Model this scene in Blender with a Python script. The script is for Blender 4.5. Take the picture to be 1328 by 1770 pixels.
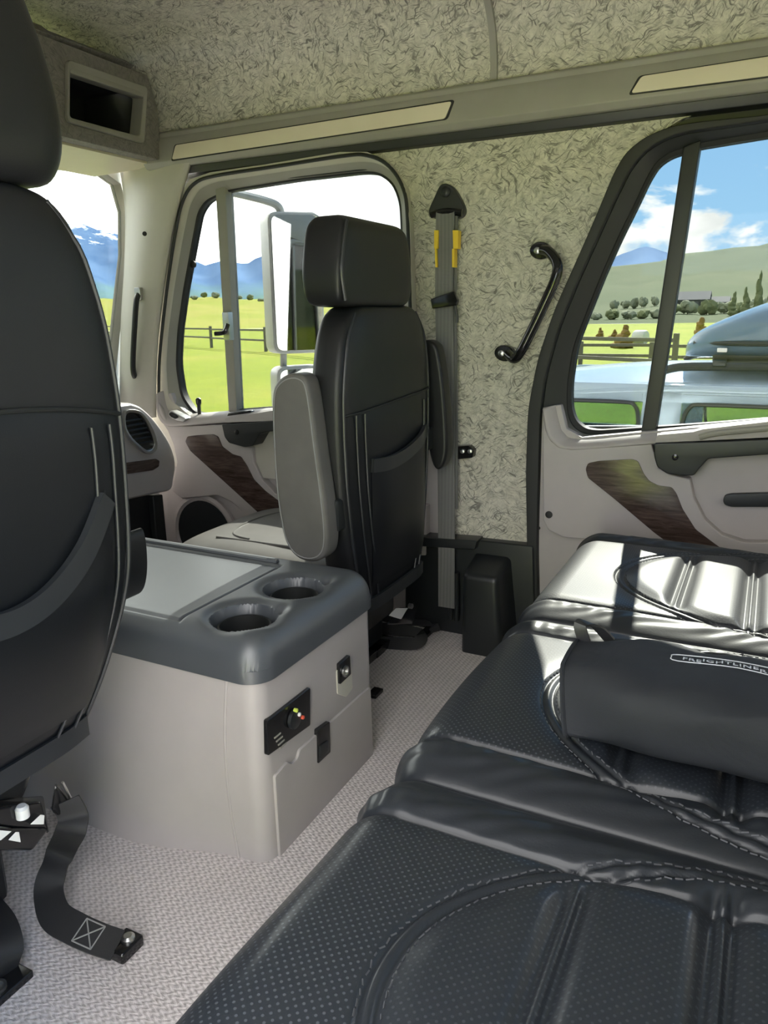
import bpy, bmesh, math, random
import numpy as np
from mathutils import Vector, Matrix
random.seed(7); np.random.seed(7)
for o in list(bpy.data.objects): bpy.data.objects.remove(o, do_unlink=True)
scene = bpy.context.scene
COL = scene.collection
rad = math.radians

# ------------------------------------------------------------------ camera
# x = towards the passenger side, y = towards the windscreen, z = up (0 = cab carpet); metres
FOC = 1300.0
YAW, PITCH, ROLL = rad(63.0), rad(14.7), rad(-0.8)
CAMP = np.array([0.0, 0.0, 0.90])
_f = np.array([math.sin(YAW)*math.cos(PITCH), math.cos(YAW)*math.cos(PITCH), -math.sin(PITCH)])
_r = np.array([math.cos(YAW), -math.sin(YAW), 0.0]); _u = np.cross(_r, _f)
_R = _r*math.cos(ROLL)+_u*math.sin(ROLL); _U = -_r*math.sin(ROLL)+_u*math.cos(ROLL)
cd = bpy.data.cameras.new('camera'); cam = bpy.data.objects.new('camera', cd); COL.objects.link(cam)
cd.sensor_fit = 'VERTICAL'; cd.sensor_height = 36.0; cd.lens = FOC/1770*36.0
cd.clip_start = 0.02; cd.clip_end = 30000
cam.matrix_world = Matrix(((_R[0], _U[0], -_f[0], CAMP[0]), (_R[1], _U[1], -_f[1], CAMP[1]), (_R[2], _U[2], -_f[2], CAMP[2]), (0, 0, 0, 1)))
scene.camera = cam
vs = scene.view_settings
vs.view_transform = 'Standard'; vs.look = 'None'; vs.gamma = 1.0; vs.use_curve_mapping = False
vs.exposure = 2.7

# a pixel gives a direction; its distance comes from the plane of the surface it lies on
def _ray(u, v): return _f + _R*((u-664)/FOC) - _U*((v-885)/FOC)
def PX(u, v, x): d = _ray(u, v); return CAMP + d*((x-CAMP[0])/d[0])
def PY(u, v, y): d = _ray(u, v); return CAMP + d*((y-CAMP[1])/d[1])
def PZ(u, v, z): d = _ray(u, v); return CAMP + d*((z-CAMP[2])/d[2])
def yz(pts, x): return [(PX(u, v, x)[1], PX(u, v, x)[2]) for u, v in pts]
def xz(pts, y): return [(PY(u, v, y)[0], PY(u, v, y)[2]) for u, v in pts]
def crop(pts, x0, y0, s): return [(x0+a/s, y0+b/s) for a, b in pts]

# ------------------------------------------------------------------ sun and sky
SUN_STRENGTH = 12.0
SKY_STRENGTH = 1.0
sd = bpy.data.lights.new('sun', 'SUN'); sd.energy = SUN_STRENGTH; sd.angle = rad(0.6); sd.color = (1.0, 0.95, 0.86)
sun = bpy.data.objects.new('sun', sd); COL.objects.link(sun); sun.location = (30, 3, 20)
sun.rotation_euler = Vector((-1.0, -0.07, -0.73)).to_track_quat('-Z', 'Y').to_euler()

class NT:
    """small node-tree writer"""
    def __init__(s, tree): s.t = tree; tree.nodes.clear()
    def n(s, typ, ins=None, **props):
        nd = s.t.nodes.new(typ)
        for k, v in props.items(): setattr(nd, k, v)
        for k, v in (ins or {}).items():
            if hasattr(v, 'is_linked') or isinstance(v, bpy.types.NodeSocket): s.t.links.new(v, nd.inputs[k])
            else: nd.inputs[k].default_value = v
        return nd
    def math(s, op, a, b=0.0, c=0.0): return s.n('ShaderNodeMath', {0: a, 1: b, 2: c}, operation=op).outputs[0]
    def vmath(s, op, a, b=(0, 0, 0)):
        nd = s.n('ShaderNodeVectorMath', {0: a, 1: b}, operation=op)
        return nd.outputs['Value'] if op in ('DOT_PRODUCT', 'LENGTH', 'DISTANCE') else nd.outputs[0]
    def ramp(s, fac, stops):
        nd = s.n('ShaderNodeValToRGB', {0: fac}); e = nd.color_ramp.elements
        while len(e) < len(stops): e.new(0.5)
        for i, (p, c) in enumerate(stops):
            e[i].position = p; e[i].color = (c, c, c, 1) if isinstance(c, (int, float)) else (*c, 1)
        return nd.outputs[0]
    def mix(s, f, a, b, blend='MIX'):
        nd = s.n('ShaderNodeMix', None, data_type='RGBA', blend_type=blend)
        for k, v in ((0, f), (6, a), (7, b)):
            if isinstance(v, bpy.types.NodeSocket): s.t.links.new(v, nd.inputs[k])
            else: nd.inputs[k].default_value = v if k == 0 else (*v, 1) if len(v) == 3 else v
        return nd.outputs[2]
    def noise(s, vec, scale, detail=4, rough=0.55, dist=0.0):
        return s.n('ShaderNodeTexNoise', {'Vector': vec, 'Scale': scale, 'Detail': detail, 'Roughness': rough, 'Distortion': dist})

world = bpy.data.worlds.new('sky'); scene.world = world; world.use_nodes = True
w = NT(world.node_tree)
dirv = w.n('ShaderNodeTexCoord').outputs['Generated']
sep = w.n('ShaderNodeSeparateXYZ', {0: dirv}); zc = sep.outputs[2]
base = w.ramp(zc, [(0.0, (0.68, 0.88, 1.08)), (0.10, (0.44, 0.78, 1.15)), (0.35, (0.28, 0.58, 1.05)), (1.0, (0.17, 0.40, 0.84))])
# clouds: broken cumulus low over the hills, a bank of white cloud over the mountains ahead
stretch = w.vmath('MULTIPLY', dirv, (1.0, 1.0, 2.3))
cn = w.noise(stretch, 5.5, 7, 0.58, 0.3).outputs[0]
ahead = w.vmath('DOT_PRODUCT', dirv, (0.34, 0.94, 0.0))
bank = w.n('ShaderNodeMapRange', {0: ahead, 1: 0.56, 2: 0.74, 3: 0.0, 4: 0.62}).outputs[0]
# white cloud carried on round the unseen driver's side, added to light the cab
glare = w.vmath('DOT_PRODUCT', dirv, (-0.80, 0.60, 0.0))
bank = w.math('MAXIMUM', bank, w.n('ShaderNodeMapRange', {0: glare, 1: 0.0, 2: 0.40, 3: 0.0, 4: 0.62}).outputs[0])
gain = w.n('ShaderNodeMapRange', {0: glare, 1: 0.0, 2: 0.60, 3: 1.0, 4: 0.78}).outputs[0]
gain = w.math('MULTIPLY', gain, w.n('ShaderNodeMapRange', {0: ahead, 1: 0.70, 2: 0.95, 3: 1.0, 4: 5.0}).outputs[0])
low = w.n('ShaderNodeMapRange', {0: zc, 1: 0.085, 2: 0.125, 3: 0.17, 4: -0.02}).outputs[0]
high = w.n('ShaderNodeMapRange', {0: zc, 1: 0.35, 2: 0.6, 3: 0.0, 4: 0.10}).outputs[0]
cm = w.math('ADD', w.math('ADD', w.math('ADD', cn, bank), low), high)
cmask = w.n('ShaderNodeMapRange', {0: cm, 1: 0.575, 2: 0.635, 3: 0.0, 4: 1.0}, clamp=True).outputs[0]
shade = w.noise(stretch, 9.0, 4).outputs[0]
cbright = w.ramp(shade, [(0.3, (0.95, 0.96, 0.97)), (0.6, (1.5, 1.48, 1.45))])
cbright = w.vmath('MULTIPLY', cbright, w.n('ShaderNodeCombineXYZ', {0: gain, 1: gain, 2: gain}).outputs[0])
skyc = w.mix(cmask, base, cbright)
bg = w.n('ShaderNodeBackground', {0: skyc, 1: SKY_STRENGTH})
w.t.links.new(bg.outputs[0], w.n('ShaderNodeOutputWorld').inputs[0])

# ------------------------------------------------------------------ materials
MATS = {}
def principled(name, build):
    m = bpy.data.materials.new(name); m.use_nodes = True; t = NT(m.node_tree)
    b = t.n('ShaderNodeBsdfPrincipled'); out = t.n('ShaderNodeOutputMaterial'); t.link = t.t.links.new
    t.link(b.outputs[0], out.inputs[0]); t.b = b; t.out = out
    t.co = t.n('ShaderNodeTexCoord').outputs['Object']
    build(t); MATS[name] = m; return m
def setc(t, v):
    if isinstance(v, bpy.types.NodeSocket): t.link(v, t.b.inputs['Base Color'])
    else: t.b.inputs['Base Color'].default_value = (*v, 1)
def bump(t, h, strength=0.3, dist=0.002):
    bn = t.n('ShaderNodeBump', {'Height': h, 'Strength': strength, 'Distance': dist}); t.link(bn.outputs[0], t.b.inputs['Normal'])
def simple(name, col, rough=0.5, metal=0.0, var=0.08, bscale=0, bstr=0.1, bdist=0.001, spec=0.5):
    def f(t):
        n = t.noise(t.co, 14, 3).outputs[0]
        c = t.ramp(n, [(0.3, tuple(x*(1-var) for x in col)), (0.7, tuple(min(1, x*(1+var)) for x in col))]); setc(t, c)
        t.b.inputs['Roughness'].default_value = rough; t.b.inputs['Metallic'].default_value = metal
        t.b.inputs['Specular IOR Level'].default_value = spec
        if bscale: bump(t, t.noise(t.co, bscale, 2).outputs[0], bstr, bdist)
    return principled(name, f)

simple('grey_plastic', (0.40, 0.372, 0.365), 0.48, 0, 0.03, 900, 0.12, 0.0006)
simple('warm_plastic', (0.50, 0.48, 0.42), 0.5, 0, 0.03, 900, 0.1, 0.0006)
simple('frame_plastic', (0.29, 0.28, 0.245), 0.5, 0, 0.04, 700, 0.1, 0.0006)
simple('dark_frame', (0.019, 0.021, 0.021), 0.45, 0, 0.05, 700, 0.1, 0.0006)
simple('rubber', (0.010, 0.011, 0.011), 0.6, 0, 0.1)
simple('black_plastic', (0.014, 0.016, 0.018), 0.38, 0, 0.08, 1100, 0.25, 0.0006)
simple('lid_plastic', (0.065, 0.072, 0.082), 0.40, 0, 0.05, 1300, 0.25, 0.0004, 0.9)
simple('gloss_black', (0.010, 0.010, 0.011), 0.16, 0, 0.05)
simple('vinyl_black', (0.010, 0.0105, 0.012), 0.42, 0, 0.08, 500, 0.18, 0.0008, 0.4)
simple('seat_vinyl', (0.007, 0.008, 0.010), 0.40, 0, 0.08, 500, 0.15, 0.0006, 0.35)
simple('vinyl_grey', (0.115, 0.110, 0.104), 0.46, 0, 0.1, 500, 0.18, 0.0008)
simple('piping_vinyl', (0.022, 0.024, 0.027), 0.36, 0, 0.05)
simple('skirt_fabric', (0.055, 0.050, 0.046), 0.85, 0, 0.25, 300, 0.4, 0.001)
simple('chrome', (0.8, 0.8, 0.8), 0.12, 1.0, 0.02)
simple('satin_metal', (0.55, 0.55, 0.54), 0.3, 1.0, 0.05)
simple('white_plastic', (0.78, 0.77, 0.74), 0.4, 0, 0.02)
simple('lamp_lens', (0.66, 0.60, 0.47), 0.4, 0, 0.02)
simple('yellow_plastic', (0.75, 0.52, 0.03), 0.45, 0, 0.03)
simple('red_plastic', (0.65, 0.10, 0.06), 0.4, 0, 0.03)
simple('green_plastic', (0.55, 0.65, 0.10), 0.4, 0, 0.03)
simple('belt_black', (0.020, 0.020, 0.022), 0.5, 0, 0.1, 800, 0.3, 0.0006)
simple('thread', (0.055, 0.058, 0.065), 0.7, 0, 0.1)
simple('pale_thread', (0.24, 0.24, 0.24), 0.7, 0, 0.1)
simple('silver_print', (0.66, 0.68, 0.70), 0.35, 0.0, 0.02)
simple('body_white', (0.80, 0.80, 0.80), 0.18, 0, 0.01)
simple('mirror_shell', (0.42, 0.43, 0.42), 0.35, 0, 0.03)
simple('car_paint', (0.42, 0.52, 0.62), 0.14, 0.25, 0.02)
simple('car_dark', (0.018, 0.022, 0.028), 0.25, 0, 0.05)
simple('roof_box_shell', (0.12, 0.19, 0.27), 0.16, 0, 0.03)
simple('fence_wood', (0.15, 0.145, 0.135), 0.85, 0, 0.25, 60, 0.4, 0.01)
simple('house_wall', (0.12, 0.13, 0.15), 0.8, 0, 0.1)
simple('house_roof', (0.085, 0.095, 0.115), 0.8, 0, 0.1)
simple('bale_plastic', (0.62, 0.64, 0.62), 0.6, 0, 0.1)
simple('bark', (0.12, 0.09, 0.06), 0.9, 0, 0.2)
def leafmat(name, c1, c2):
    def f(t):
        n = t.noise(t.co, 1.6, 5, 0.7).outputs[0]; setc(t, t.ramp(n, [(0.35, c1), (0.65, c2)])); t.b.inputs['Roughness'].default_value = 0.9
        t.b.inputs['Specular IOR Level'].default_value = 0.1
        bump(t, t.noise(t.co, 3.0, 4, 0.7).outputs[0], 0.8, 0.3)
    principled(name, f)
leafmat('leaf_green', (0.13, 0.16, 0.08), (0.25, 0.28, 0.14)); leafmat('leaf_rust', (0.22, 0.14, 0.05), (0.34, 0.24, 0.09)); leafmat('leaf_sage', (0.20, 0.23, 0.16), (0.34, 0.37, 0.26))

def m_headliner(t, lo=(0.40, 0.385, 0.32), hi=(0.68, 0.655, 0.55), amount=0.75):
    # marbled trim cloth: pale ground with dark hair-like creases lying in several directions
    warp = t.vmath('MULTIPLY', t.vmath('SUBTRACT', t.noise(t.co, 9, 3).outputs['Color'], (0.5, 0.5, 0.5)), (0.07, 0.07, 0.07))
    v2 = t.vmath('ADD', t.co, warp)
    crease = None
    for k, rot in enumerate(((0.35, 0.2, 0.4), (1.25, -0.4, 1.1), (-0.6, 0.9, 1.9), (2.2, 0.3, -0.6))):
        q0 = t.n('ShaderNodeMapping', {'Vector': v2, 'Rotation': rot, 'Location': (k*3.1, 0, 0)}).outputs[0]
        q = t.vmath('MULTIPLY', q0, (340, 44, 22))
        nn = t.noise(q, 1.0, 2, 0.5).outputs[0]
        ln = t.ramp(nn, [(0.575, 0.0), (0.655, 1.0)])
        msk = t.ramp(t.noise(t.vmath('ADD', t.co, (k*5.3, 0, k*2.0)), 16, 3, 0.6).outputs[0], [(0.38, 0.15), (0.58, 1.0)])
        l1 = t.math('MULTIPLY', ln, msk)
        crease = l1 if crease is None else t.math('MAXIMUM', crease, l1)
    cloud = t.ramp(t.noise(t.co, 42, 6, 0.8).outputs[0], [(0.32, lo), (0.66, hi)])
    setc(t, t.mix(t.math('MULTIPLY', crease, amount), cloud, (0.055, 0.052, 0.048)))
    t.b.inputs['Roughness'].default_value = 0.62
    bump(t, t.math('SUBTRACT', t.noise(t.co, 60, 3).outputs[0], crease), 0.3, 0.0015)
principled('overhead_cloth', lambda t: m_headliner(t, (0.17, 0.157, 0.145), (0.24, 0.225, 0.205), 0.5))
principled('headliner', m_headliner)

def m_carpet(t):
    sx = t.n('ShaderNodeSeparateXYZ', {0: t.co})
    wob = t.math('MULTIPLY', t.math('SUBTRACT', t.noise(t.co, 45, 3).outputs[0], 0.5), 5.0)
    a = t.math('SINE', t.math('ADD', t.math('MULTIPLY', sx.outputs[0], 560), wob))
    row = t.math('MULTIPLY', sx.outputs[1], 470)
    b = t.math('SINE', t.math('ADD', t.math('ADD', row, wob), t.math('MULTIPLY', a, 0.8)))
    h = t.math('MULTIPLY', t.math('ADD', t.math('MULTIPLY', a, b), 1.0), 0.5)
    fine = t.noise(t.co, 700, 2, 0.7).outputs[0]
    hh = t.math('ADD', t.math('MULTIPLY', h, 0.65), t.math('MULTIPLY', fine, 0.6))
    big = t.noise(t.co, 6, 3).outputs[0]
    c = t.ramp(hh, [(0.25, (0.44, 0.41, 0.40)), (0.8, (0.80, 0.745, 0.74))])
    setc(t, t.mix(t.ramp(big, [(0.3, 0.0), (0.75, 0.35)]), c, (0.52, 0.48, 0.48)))
    t.b.inputs['Roughness'].default_value = 0.95; t.b.inputs['Specular IOR Level'].default_value = 0.1
    bump(t, hh, 0.7, 0.004)
principled('carpet', m_carpet)

def m_leather(t, perf=True):
    col = (0.007, 0.010, 0.015)
    n1 = t.noise(t.co, 420, 3, 0.6).outputs[0]
    vor = t.n('ShaderNodeTexVoronoi', {'Vector': t.co, 'Scale': 420.0}).outputs[0]
    wr = t.noise(t.vmath('MULTIPLY', t.co, (1.0, 0.4, 1.0)), 26, 4, 0.6, 0.8).outputs[0]
    h = t.math('ADD', t.math('ADD', t.math('MULTIPLY', n1, 0.25), t.math('MULTIPLY', vor, 0.25)), t.math('MULTIPLY', wr, 1.3))
    if perf:
        # punched dots: rows of small holes over the outer panels (attribute 'perf' marks those panels)
        q = t.n('ShaderNodeMapping', {'Vector': t.co, 'Rotation': (0, 0, rad(45)), 'Scale': (165, 165, 0.0)}).outputs[0]
        fr = t.vmath('SUBTRACT', t.vmath('FRACTION', q), (0.5, 0.5, 0.0))
        fr = t.vmath('MULTIPLY', fr, (1, 1, 0))
        dot = t.ramp(t.vmath('LENGTH', fr), [(0.15, 1.0), (0.24, 0.0)])
        at = t.n('ShaderNodeAttribute', attribute_name='perf').outputs['Fac']
        dot = t.math('MULTIPLY', dot, at)
        setc(t, t.mix(dot, col, (0.042, 0.048, 0.058)))
        h = t.math('SUBTRACT', h, t.math('MULTIPLY', dot, 0.5))
    else: setc(t, col)
    t.b.inputs['Roughness'].default_value = 0.64
    t.b.inputs['Specular IOR Level'].default_value = 0.42
    t.b.inputs['Coat Weight'].default_value = 0.55; t.b.inputs['Coat Roughness'].default_value = 0.24; t.b.inputs['Coat IOR'].default_value = 1.45
    bump(t, h, 0.20, 0.0018)
principled('leather_black', m_leather)
principled('leather_plain', lambda t: m_leather(t, False))

def m_wood(t):
    v = t.n('ShaderNodeMapping', {'Vector': t.co, 'Rotation': (rad(18), 0, 0), 'Scale': (1, 1.0, 9.0)}).outputs[0]
    n = t.noise(v, 14, 6, 0.65, 0.6).outputs[0]
    setc(t, t.ramp(n, [(0.3, (0.022, 0.014, 0.012)), (0.5, (0.060, 0.040, 0.034)), (0.72, (0.105, 0.075, 0.062))]))
    t.b.inputs['Roughness'].default_value = 0.22
principled('dark_wood', m_wood)

def m_belt(name, c):
    def f(t):
        sx = t.n('ShaderNodeSeparateXYZ', {0: t.co})
        s = t.math('SINE', t.math('MULTIPLY', sx.outputs[1], 620)); k = t.math('SINE', t.math('MULTIPLY', sx.outputs[2], 1800))
        h = t.math('ADD', s, t.math('MULTIPLY', k, 0.4))
        setc(t, t.ramp(t.math('MULTIPLY', t.math('ADD', s, 1.0), 0.5), [(0, tuple(x*0.8 for x in c)), (1, c)]))
        t.b.inputs['Roughness'].default_value = 0.45; bump(t, h, 0.15, 0.001)
    principled(name, f)
m_belt('belt_grey', (0.155, 0.155, 0.150))

def m_bag(t):
    n = t.noise(t.co, 10, 3, 0.5, 0.6).outputs[0]
    setc(t, t.ramp(t.noise(t.co, 8, 3).outputs[0], [(0.3, (0.017, 0.019, 0.023)), (0.7, (0.022, 0.024, 0.029))]))
    wv = t.noise(t.co, 900, 1).outputs[0]
    t.b.inputs['Roughness'].default_value = 0.75; t.b.inputs['Specular IOR Level'].default_value = 0.3; bump(t, t.math('ADD', t.math('MULTIPLY', n, 3.0), t.math('MULTIPLY', wv, 0.1)), 0.3, 0.006)
principled('bag_cloth', m_bag)

def m_glass(name, tint, refl=1.0):
    m = bpy.data.materials.new(name); m.use_nodes = True; t = NT(m.node_tree)
    tr = t.n('ShaderNodeBsdfTransparent', {0: (*tint, 1)}); gl = t.n('ShaderNodeBsdfGlossy', {'Color': (1, 1, 1, 1), 'Roughness': 0.02})
    fr = t.n('ShaderNodeFresnel', {'IOR': 1.25}); f = t.math('MULTIPLY', fr.outputs[0], refl)
    mx = t.n('ShaderNodeMixShader', {0: f, 1: tr.outputs[0], 2: gl.outputs[0]})
    t.t.links.new(mx.outputs[0], t.n('ShaderNodeOutputMaterial').inputs[0]); MATS[name] = m
m_glass('window_glass', (0.345, 0.355, 0.347), 0.35); m_glass('car_glass', (0.72, 0.80, 0.78), 1.0)
simple('mirror_glass', (0.92, 0.93, 0.93), 0.02, 1.0, 0.0)

def m_grass(t):
    n = t.noise(t.co, 0.06, 5, 0.6).outputs[0]; f = t.noise(t.co, 1.4, 5, 0.7).outputs[0]
    c = t.ramp(n, [(0.3, (0.165, 0.225, 0.012)), (0.55, (0.235, 0.275, 0.020)), (0.75, (0.31, 0.29, 0.05))])
    setc(t, t.mix(t.ramp(f, [(0.35, 0.0), (0.7, 0.6)]), c, (0.13, 0.19, 0.012)))
    t.b.inputs['Roughness'].default_value = 0.9; t.b.inputs['Specular IOR Level'].default_value = 0.1
    bump(t, f, 0.6, 0.08)
principled('grass', m_grass)
def m_gravel(t):
    v = t.n('ShaderNodeTexVoronoi', {'Vector': t.co, 'Scale': 34.0}); n = t.noise(t.co, 0.8, 4).outputs[0]
    c = t.mix(t.ramp(n, [(0.3, 0.0), (0.7, 0.5)]), (0.44, 0.41, 0.37), (0.52, 0.49, 0.45))
    setc(t, t.mix(0.25, c, v.outputs['Color'])); t.b.inputs['Roughness'].default_value = 0.95
    bump(t, v.outputs[0], 0.6, 0.02)
principled('gravel', m_gravel)
def m_hill(t):
    n = t.noise(t.co, 0.006, 6, 0.65, 0.5).outputs[0]; f = t.noise(t.co, 0.05, 4, 0.7).outputs[0]
    c = t.ramp(n, [(0.3, (0.058, 0.082, 0.042)), (0.5, (0.088, 0.112, 0.062)), (0.7, (0.125, 0.14, 0.085))])
    c = t.mix(t.ramp(f, [(0.5, 0.0), (0.75, 0.5)]), c, (0.07, 0.11, 0.05))
    fc = t.ramp(n, [(0.35, (0.21, 0.255, 0.03)), (0.6, (0.30, 0.29, 0.07))])
    setc(t, t.mix(t.n('ShaderNodeAttribute', attribute_name='field').outputs['Fac'], c, fc))
    t.b.inputs['Roughness'].default_value = 0.95; t.b.inputs['Specular IOR Level'].default_value = 0.05
principled('hill_grass', m_hill)
def m_mount(t):
    sx = t.n('ShaderNodeSeparateXYZ', {0: t.co})
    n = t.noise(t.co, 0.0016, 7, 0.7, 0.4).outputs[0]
    c = t.ramp(n, [(0.35, (0.07, 0.15, 0.30)), (0.6, (0.13, 0.23, 0.40))])  # blue of the aerial haze put into the slope colour
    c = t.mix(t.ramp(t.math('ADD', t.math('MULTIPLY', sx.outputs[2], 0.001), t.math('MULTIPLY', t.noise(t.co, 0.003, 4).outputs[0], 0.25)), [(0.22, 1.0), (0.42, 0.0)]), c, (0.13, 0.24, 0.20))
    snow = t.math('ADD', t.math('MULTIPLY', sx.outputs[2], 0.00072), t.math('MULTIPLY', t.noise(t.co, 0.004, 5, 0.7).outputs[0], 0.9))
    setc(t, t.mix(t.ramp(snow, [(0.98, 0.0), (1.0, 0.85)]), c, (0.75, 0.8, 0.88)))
    t.b.inputs['Roughness'].default_value = 0.95; t.b.inputs['Specular IOR Level'].default_value = 0.05
principled('mountain_haze_blue', m_mount)

# ------------------------------------------------------------------ geometry helpers
def tag(o, label=None, cat=None, group=None, kind=None):
    if label: o['label'] = label
    if cat: o['category'] = cat
    if group: o['group'] = group
    if kind: o['kind'] = kind
    return o
def empty(name, loc, label=None, cat=None, group=None, kind=None):
    o = bpy.data.objects.new(name, None); COL.objects.link(o); o.location = loc; o.empty_display_size = 0.05
    return tag(o, label, cat, group, kind)
def attach(o, parent):
    if parent is not None:
        o.parent = parent
        if parent.type == 'EMPTY': o.matrix_parent_inverse = Matrix.Translation(-Vector(parent.location))
def mk(name, V, F, mat, parent=None, smooth=True, bevel=0, seg=3, sub=0, angle=40, label=None):
    me = bpy.data.meshes.new(name); me.from_pydata([tuple(map(float, v)) for v in V], [], F)
    bm = bmesh.new(); bm.from_mesh(me); bmesh.ops.recalc_face_normals(bm, faces=bm.faces[:])
    if bevel:
        ed = [e for e in bm.edges if len(e.link_faces) == 2 and e.calc_face_angle(0) > rad(angle)]
        bmesh.ops.bevel(bm, geom=ed, offset=bevel, segments=seg, profile=0.6, affect='EDGES', clamp_overlap=True)
    if smooth:
        for f in bm.faces: f.smooth = True
        for e in bm.edges:
            if len(e.link_faces) == 2 and e.calc_face_angle(0) > rad(35): e.smooth = False
    bm.to_mesh(me); bm.free()
    o = bpy.data.objects.new(name, me); COL.objects.link(o); me.materials.append(MATS[mat] if isinstance(mat, str) else mat)
    if sub:
        m = o.modifiers.new('sub', 'SUBSURF'); m.levels = sub; m.render_levels = sub
    attach(o, parent)
    if label: o['label'] = label
    return o
AX = {'x': lambda a, b, c: (c, a, b), 'y': lambda a, b, c: (a, c, b), 'z': lambda a, b, c: (a, b, c)}
def extr(name, poly, ax, c0, c1, mat, parent=None, bevel=0.0, **k):
    n = len(poly); V = [AX[ax](a, b, c0) for a, b in poly]+[AX[ax](a, b, c1) for a, b in poly]
    F = [tuple(range(n)), tuple(range(2*n-1, n-1, -1))]+[(i, (i+1) % n, n+(i+1) % n, n+i) for i in range(n)]
    return mk(name, V, F, mat, parent, bevel=bevel, **k)
def smoothp(pts, n=8, closed=True):
    P = np.array(pts, float); m = len(P); out = []
    rng = range(m) if closed else range(m-1)
    for i in rng:
        if closed: p0, p1, p2, p3 = P[(i-1) % m], P[i], P[(i+1) % m], P[(i+2) % m]
        else: p0, p1, p2, p3 = P[max(i-1, 0)], P[i], P[i+1], P[min(i+2, m-1)]
        for j in range(n):
            t = j/n; out.append(0.5*((2*p1)+(-p0+p2)*t+(2*p0-5*p1+4*p2-p3)*t*t+(-p0+3*p1-3*p2+p3)*t**3))
    if not closed: out.append(P[-1])
    return [tuple(p) for p in out]
def fillet(pts, r, seg=5):
    P = [np.array(p, float) for p in pts]; out = []; m = len(P)
    for i in range(m):
        a, b, c = P[i-1], P[i], P[(i+1) % m]; d1 = (a-b); d2 = (c-b); l1 = np.linalg.norm(d1); l2 = np.linalg.norm(d2)
        rr = min(r, l1*0.45, l2*0.45); p = b+d1/l1*rr; q = b+d2/l2*rr
        for j in range(seg+1):
            t = j/seg; out.append(tuple((1-t)**2*p+2*t*(1-t)*b+t*t*q))
    return out
def cast(poly, c, ang):
    d = np.array([math.cos(ang), math.sin(ang)]); best = None; n = len(poly)
    for i in range(n):
        a = np.array(poly[i])-c; b = np.array(poly[(i+1) % n])-c; e = b-a; den = d[0]*e[1]-d[1]*e[0]
        if abs(den) < 1e-12: continue
        t = (a[0]*e[1]-a[1]*e[0])/den; s = (a[0]*d[1]-a[1]*d[0])/den
        if t > 0 and -1e-6 <= s <= 1+1e-6 and (best is None or t < best): best = t
    return c+d*(best if best else 0)
def ringpts(outer, inner, N=96):
    c = np.mean(np.array(inner), axis=0)
    an = [2*math.pi*i/N-math.pi for i in range(N)]+[math.atan2(p[1]-c[1], p[0]-c[0]) for p in list(outer)+list(inner)]
    an = sorted(an); keep = [an[0]]
    for a in an[1:]:
        if a-keep[-1] > 0.004: keep.append(a)
    return [cast(outer, c, a) for a in keep], [cast(inner, c, a) for a in keep]
def ring(name, outer, inner, ax, co, ci, back, mat, parent=None, bevel=0.0, **k):
    """frame between two outlines; co/ci = depth of the outer and inner visible edge, back = depth of the rear side"""
    O, I = ringpts(outer, inner); n = len(O)
    V = [AX[ax](a, b, co) for a, b in O]+[AX[ax](a, b, ci) for a, b in I]+[AX[ax](a, b, back) for a, b in I]+[AX[ax](a, b, back) for a, b in O]
    F = []
    for i in range(n):
        j = (i+1) % n
        for k0, k1 in ((0, 1), (1, 2), (2, 3), (3, 0)): F.append((k0*n+i, k0*n+j, k1*n+j, k1*n+i))
    return mk(name, V, F, mat, parent, bevel=bevel, **k)
def strip(name, A, B, mat, parent=None, thick=0.0, **k):
    """surface between two 3-D polylines with the same number of points"""
    n = len(A); V = list(A)+list(B); F = [(i, i+1, n+i+1, n+i) for i in range(n-1)]
    o = mk(name, V, F, mat, parent, **k)
    if thick:
        m = o.modifiers.new('solid', 'SOLIDIFY'); m.thickness = thick; m.offset = 0
    return o
def tube(name, pts, r, mat, parent=None, n=10, smooth=6, closed=False, label=None):
    P = [np.array(p, float) for p in (smoothp(pts, smooth, closed) if smooth else pts)]
    m = len(P); V = []; F = []; prev = None
    for i, p in enumerate(P):
        t = P[(i+1) % m]-P[i-1] if closed else P[min(i+1, m-1)]-P[max(i-1, 0)]
        t = t/(np.linalg.norm(t)+1e-12)
        if prev is None:
            a = np.array([0, 0, 1.0]) if abs(t[2]) < 0.9 else np.array([1.0, 0, 0]); prev = np.cross(t, a)
        s = prev-t*np.dot(prev, t); s /= np.linalg.norm(s)+1e-12; b = np.cross(t, s); prev = s
        rr = r[min(i*len(r)//m, len(r)-1)] if isinstance(r, (list, tuple)) else r
        for j in range(n):
            a = 2*math.pi*j/n; V.append(p+rr*(math.cos(a)*s+math.sin(a)*b))
    for i in range(m if closed else m-1):
        for j in range(n):
            i2 = (i+1) % m; F.append((i*n+j, i*n+(j+1) % n, i2*n+(j+1) % n, i2*n+j))
    if not closed: F += [tuple(range(n))[::-1], tuple((m-1)*n+j for j in range(n))]
    return mk(name, V, F, mat, parent, label=label)
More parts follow.
